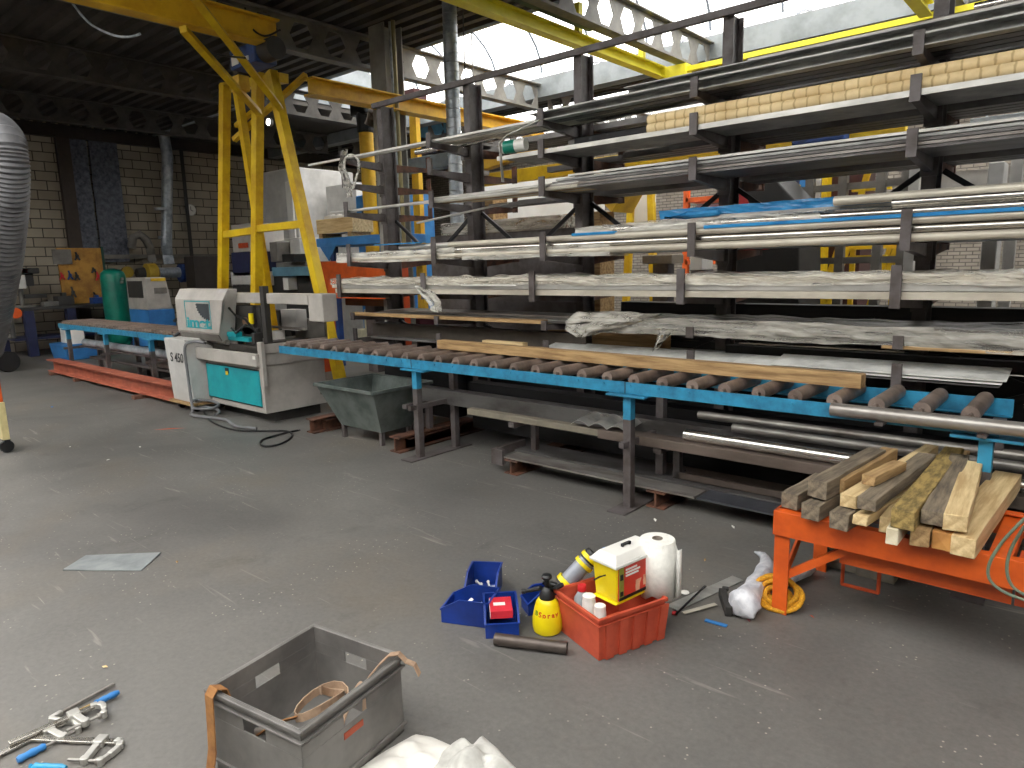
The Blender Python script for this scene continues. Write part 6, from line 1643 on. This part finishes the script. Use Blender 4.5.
# big white board with lettering
t = thing('white_board', 'large white board behind the middle of the rack with blue letters', 'board', (-5.5, 9.0, 0))
l = at(474, 186, Y=10.9); r_ = at(602, 186, Y=10.9); bz_ = at(540, 216, Y=10.9)
MB().box(l.x, r_.x, 10.9, 11.0, bz_.z-.05, l.z+.2).build('panel', white, t, world=True, bev=.01)
p = at(582, 206, Y=10.88)
text('R', 'lettering', .42, blue_deep, t, Vector((p.x, 10.89, p.z))-t.location, (PI/2, 0, 0), bold=.01)
for xx in (l.x+.2, r_.x-.3): MB().box(xx, xx+.08, 10.92, 11.0, 0, bz_.z).build('stand', dark, t, world=True)
backbox('cardboard_stack', 'brown cardboard stack left of the large white board', 'cardboard', 470, 493, 196, 228, 8.2, .35, wood_b, ground=True)
backbox('cardboard_stack', 'long low brown cardboard box under the large white board', 'cardboard', 480, 600, 216, 232, 7.8, .35, wood_b, ground=True)
b = backbox('wrapped_profile', 'grey wrapped profile bundle lying behind the rack at left centre', 'profile', 440, 560, 219, 232, 6.3, .3, film_w, .02)
solo('profile_support', MB().box(b.location.x-1.2, b.location.x+1.2, 6.35, 6.55, 0, b.location.z-.002), rack_steel, 'dark support under the grey wrapped profile bundle', 'support')
# yellow hoist arm with lettering (long thin box going up right)
a = at(484, 164, Y=6.9); c = at(545, 143, Y=6.9)
solo('hanging_jib_arm', MB().bar(a, c, .12, .17), ydark, 'yellow jib arm sloping up behind the second rack level left of centre', 'jib arm', bev=.01)
0 and backbox('plaster_panel', 'pale brown wall panel seen between the top rack levels at the centre', 'panel', 500, 640, 140, 168, 13.5, .1, mat('beige panel', (120, 112, 98), .8))
# long yellow beams behind
for k, (a, c, Y, h_, lab) in enumerate((((470, 181), (720, 149), 9.0, .20, 'long yellow crane beam behind the second rack level, left part'), ((738, 150), (905, 132), 9.0, .16, 'long yellow crane beam behind the second rack level, right part'), ((590, 133), (790, 123), 10.5, .12, 'thin yellow beam just under the sheet of the second rack level'))):
    p = at(*a, Y=Y); q = at(*c, Y=Y); zz = (p.z+q.z)/2
    solo('crane_rail_beam', MB().box(p.x, q.x, Y, Y+.12, zz-h_/2, zz+h_/2), yellow, lab, 'crane beam', bev=.005)
a = at(800, 138, Y=8.8); solo('rail_hoist', MB().box(a.x-.1, a.x+.5, 8.8, 9.0, a.z-.08, a.z+.12), blue_deep, 'blue hoist body on the long yellow beam at the right', 'hoist', bev=.02)
# yellow brackets and white tapering board
t = thing('yellow_stand', 'yellow and white triangular stand behind the fourth rack level at the centre', 'stand', (-4, 8.0, 0))
for (x0, x1, yt_, yb_, top_off, m, nm) in ((626, 634, 190, 212, 6, yellow, 'left_rail'), (655, 661, 186, 212, -4, yellow, 'right_rail')):
    p = at(x0+top_off, yt_, Y=10.2); q = at(x0, yb_, Y=10.2)
    MB().bar(p, q+Vector((0, 0, -1.6)), .10, .10, up=(0, 1, 0)).build(nm, m, t, world=True)
p = at(634, 188, Y=10.23); q = at(655, 212, Y=10.23)
MB().box(p.x, q.x, 10.23, 10.26, q.z-.3, p.z+.1).build('white_infill', white, t, world=True)
p = at(598, 190, Y=7.8); q = at(612, 204, Y=7.8); r3 = at(596, 213, Y=7.8)
solo('yellow_hopper', MB().prism([(p.x-.1, p.z), (q.x+.2, p.z), (q.x, r3.z), (p.x+.2, r3.z)], (0, 7.8, 0), (1, 0, 0), (0, 0, 1), (0, .5, 0)), ydark, 'dull yellow hopper shape right of the large white board', 'hopper')
# orange shelf frame with pale panel against the brick wall
t = thing('shelf_frame', 'orange framed shelving against the far brick wall behind the rack', 'shelving', (-5.5, 14, 0))
l = at(686, 184, Y=14.5); r_ = at(724, 212, Y=14.5)
for xx in (l.x, r_.x): MB().box(xx-.06, xx+.06, 14.5, 14.6, 0, l.z).build('post', orange, t, world=True)
for zz in (l.z-.35, l.z-1.0, l.z-1.7): MB().box(l.x, r_.x, 14.5, 15.2, zz-.05, zz+.05).build('shelf', orange, t, world=True)
MB().box(l.x+.1, r_.x-.1, 14.8, 14.85, l.z-1.0, l.z-.45).build('pale_panel', mat('lavender panel', (186, 184, 204), .6), t, world=True)
# dark machine with red side
t = thing('dark_machine', 'dark grey sloping machine with red side behind the rack right of centre', 'machine', (-3, 8.5, 0))
a = at(742, 182, Y=8.4); c = at(790, 205, Y=8.4)
MB().prism([(a.x-.2, 0), (c.x+.2, 0), (c.x+.1, c.z), (a.x+.35, a.z+.05), (a.x, a.z)], (0, 8.4, 0), (1, 0, 0), (0, 0, 1), (0, .8, 0)).build('body', dark, t, world=True, bev=.02)
MB().prism([(a.x-.16, c.z-.5), (a.x+.35, c.z-.5), (a.x-.02, c.z+.32)], (0, 8.37, 0), (1, 0, 0), (0, 0, 1), (0, .03, 0)).build('red_side', red, t, world=True)
a = at(780, 186, Y=9.4); c = at(797, 210, Y=9.4)
solo('yellow_plate', MB().prism([(a.x-.5, a.z), (c.x, a.z), (c.x, c.z-.5), (a.x+.1, c.z-.5)], (0, 9.4, 0), (1, 0, 0), (0, 0, 1), (0, .1, 0)), ydark, 'yellow plate behind the sloping dark machine', 'plate')
# grey guard railing with things behind
t = thing('guard_railing', 'dark grey square tube railing behind the rack at the right', 'railing', (-1.5, 9.0, 0))
zt_ = at(850, 168, Y=9.4).z; zm = at(850, 186, Y=9.4).z
posts = [at(x, 190, Y=9.4).x for x in (777, 809, 842, 880, 905, 935)]
for xx in posts: MB().box(xx-.05, xx+.05, 9.4, 9.5, 0, zt_+.2).build('post', grey_mid, t, world=True)
for zz in (zt_, zm, zm-.9): MB().box(posts[0], posts[-1], 9.42, 9.48, zz-.04, zz+.04).build('rail', grey_mid, t, world=True)
MB().bar((posts[3], 9.45, zt_), (posts[5], 9.45, zm), .05, .05).bar((posts[4], 9.45, zm), (posts[5], 9.45, zt_), .05, .05).build('diagonal', grey_mid, t, world=True)
backbox('blue_pillar', 'blue machine pillar behind the dark grey railing', 'pillar', 798, 805, 172, 260, 10.4, .3, blue_bright, ground=True)
backbox('yellow_pillar', 'yellow upright behind the dark grey railing', 'upright', 820, 826, 170, 260, 10.6, .2, yellow, ground=True)
backbox('maroon_cabinet', 'very dark maroon cabinet behind the dark grey railing', 'cabinet', 828, 862, 168, 262, 10.8, .6, mat('dark maroon', (58, 22, 24), .5), ground=True)
backbox('grey_machine', 'cluttered grey machine block behind the left half of the dark grey railing', 'machine', 806, 819, 180, 262, 11.0, .6, grey_mach, ground=True)
backbox('dark_cabinet', 'dark cabinet behind the left end of the dark grey railing', 'cabinet', 780, 797, 176, 262, 11.0, .6, navy, ground=True)
t = thing('step_ladder', 'yellow step ladder leaning behind the dark grey railing', 'ladder', (-1.3, 9.6, 0))
p = at(870, 166, Y=9.8); q = at(862, 192, Y=9.8); r3 = at(872, 192, Y=9.8)
d1 = (q-p)*3.2; d2_ = (r3-p)*3.2
MB().bar(p, p+d1, .07, .05, up=(0, 1, 0)).build('stile', yellow, t, world=True); MB().bar(p+Vector((.05, .25, 0)), p+Vector((.05, .5, 0))+d2_, .07, .05, up=(0, 1, 0)).build('stile', yellow, t, world=True)
for k in range(5): MB().box(p.x-.2, p.x+.25, 9.8, 9.88, p.z-.3-.28*k, p.z-.26-.28*k).build('rung', yellow, t, world=True)
# pale scaffold frames far right
t = thing('scaffold_frame', 'pale grey galvanised frame with boards at the far right behind the rack', 'scaffold', (.3, 9, 0))
for (x, yt_) in ((915, 163), (1018, 152)):
    p = at(x, yt_, Y=8.8); MB().box(p.x-.05, p.x+.05, 8.8, 8.9, 0, p.z).build('upright', grey_lt, t, world=True)
p = at(913, 162, Y=8.8); q = at(930, 160, Y=8.8)
zz = at(975, 156, Y=8.8).z
MB().box(p.x, p.x+4.5, 8.8, 8.9, zz-.04, zz+.04).build('rail', grey_lt, t, world=True)
MB().box(p.x, p.x+4.5, 8.8, 8.9, zz-.55, zz-.50).build('rail', grey_lt, t, world=True)
MB().box(p.x+.2, p.x+4.3, 9.2, 9.25, zz-.45, zz-.1).build('board', grey_mach, t, world=True)
backbox('white_block', 'white block standing at the far right behind the third rack level', 'block', 988, 1004, 162, 182, 8.2, .3, grey_lt, ground=True)
backbox('hanging_board', 'long pale panel behind the rack at the right edge, between upper levels', 'panel', 970, 1060, 113, 128, 7.6, .1, mat('pale blue panel', (206, 214, 218), .6), rods=True)
b = backbox('hanging_strip', 'white strip with two red marks at the right edge behind the rack', 'strip', 963, 1060, 93, 98, 6.2, .04, white, .001, rods=True)
for k, xx in enumerate((984, 993)):
    p = at(xx, 95, Y=6.19); MB().box(p.x-.03, p.x+.01, 6.185, 6.199, b.location.z-.002, b.location.z+.045).build('red_mark', red, b, world=True)
# seen under the fifth level: posters and cartons
for k, (x0, x1, y0, y1, Y, m, nm, lab) in enumerate(((364, 392, 310, 330, 7.9, mat('cream panel', (206, 200, 172), .6), 'cream_cabinet', 'cream cabinet seen through the rack left of centre'), (392, 400, 310, 332, 7.9, red, 'red_cabinet', 'narrow dark red cabinet right of the cream one'), (404, 420, 312, 328, 7.4, mat('plum', (96, 40, 52), .6), 'plum_carton', 'plum coloured carton seen through the rack'),
        (440, 478, 312, 322, 7.6, mat('poster blue', (40, 60, 120), .5), 'blue_carton', 'blue and white carton seen under the wooden plank'), (438, 470, 322, 326, 7.5, orange_dk, 'red_strip_carton', 'orange red strip below the blue carton'), (486, 500, 312, 326, 7.6, mat('poster red', (150, 70, 70), .5), 'red_carton', 'red and grey carton right of the blue one'), (424, 452, 293, 300, 7.3, blue_deep, 'blue_case', 'dark blue case under the fifth rack level'),
        (466, 500, 294, 302, 7.5, grey_lt, 'grey_case', 'pale case under the fifth rack level left of centre'), (345, 385, 293, 306, 7.0, mat('mixed brown', (110, 84, 66), .7), 'brown_case', 'brown case behind the left end of the wooden plank'), (358, 388, 330, 352, 7.85, mat('cream panel', (206, 200, 172), .6), 'cream_cupboard', 'cream drawer unit seen just above the rollers at the left'),
        (690, 702, 252, 270, 9.0, white, 'white_drum', 'white drum under the fourth rack level'), (642, 672, 255, 264, 9.0, mat('beige panel', (120, 112, 98), .8), 'beige_case', 'beige case under the fourth rack level left of the white drum'), (738, 770, 252, 264, 9.2, dark, 'dark_case', 'dark case under the fourth rack level'), (440, 470, 258, 268, 8.8, navy, 'navy_case', 'navy case under the fourth rack level at the left'), (472, 484, 260, 270, 8.8, white, 'white_carton', 'white carton under the fourth rack level at the left'),
        (700, 712, 330, 338, 8.0, white, 'white_box', 'white box seen between the two lowest rack levels'), (716, 730, 332, 342, 8.0, grey_lt, 'grey_box', 'light grey box right of the white box between the lowest levels'))):
    bb = backbox(nm, lab, 'case' if 'case' in nm else ('carton' if 'carton' in nm else 'cabinet' if 'cabinet' in nm else nm.split('_')[-1]), x0, x1, y0, y1, Y, .35, m)
    if bb.location.z > .2:
        z_ = bb.location.z
        solo('trestle_stand', MB().box(bb.location.x-.12, bb.location.x+.12, Y+.1, Y+.3, 0, z_-.002), rack_steel, 'dark stand carrying the '+nm.replace('_', ' ')+' behind the rack', 'stand')
t = thing('yellow_stairs', 'yellow steel steps with handrails seen under the fourth rack level', 'stairs', (-1.4, 9.5, 0))
for k, x in enumerate((838, 843, 848, 890, 896)):
    p = at(x, 248, Y=10.2); MB().bar(p, p+Vector((-.25, 0, -.9)), .06, .05, up=(0, 1, 0)).build('stringer', yellow, t, world=True)
p = at(846, 246, Y=10.2); q = at(900, 246, Y=10.2); MB().box(p.x, q.x, 10.2, 10.3, p.z-.05, p.z+.03).each('tread', yellow, t, world=True)
for xx in (p.x+.05, q.x-.1): MB().box(xx, xx+.06, 10.22, 10.28, 0, p.z).build('post', yellow, t, world=True)
# work lights
for k, (x, y, Y, lab) in enumerate(((268.5, 122, 7.4, 'small glowing work light behind the gantry posts'), (466, 149, 6.6, 'small glowing round lamp under the top rack level at the left'))):
    p = at(x, y, Y=Y)
    t = thing('work_light', lab, 'lamp', p)
    MB().cyl((0, .0, 0), (0, .06, 0), .075, n=16).build('lamp_housing', grey_mid, t, smooth=True)
    MB().cyl((0, -.012, 0), (0, 0, 0), .06, n=16).build('lens', emis('lamp glow', (255, 250, 240), 8), t, smooth=True)
    MB().cyl((0, .03, .07), (0, .03, DECK-p.z), .008, n=6).build('cord', black, t)
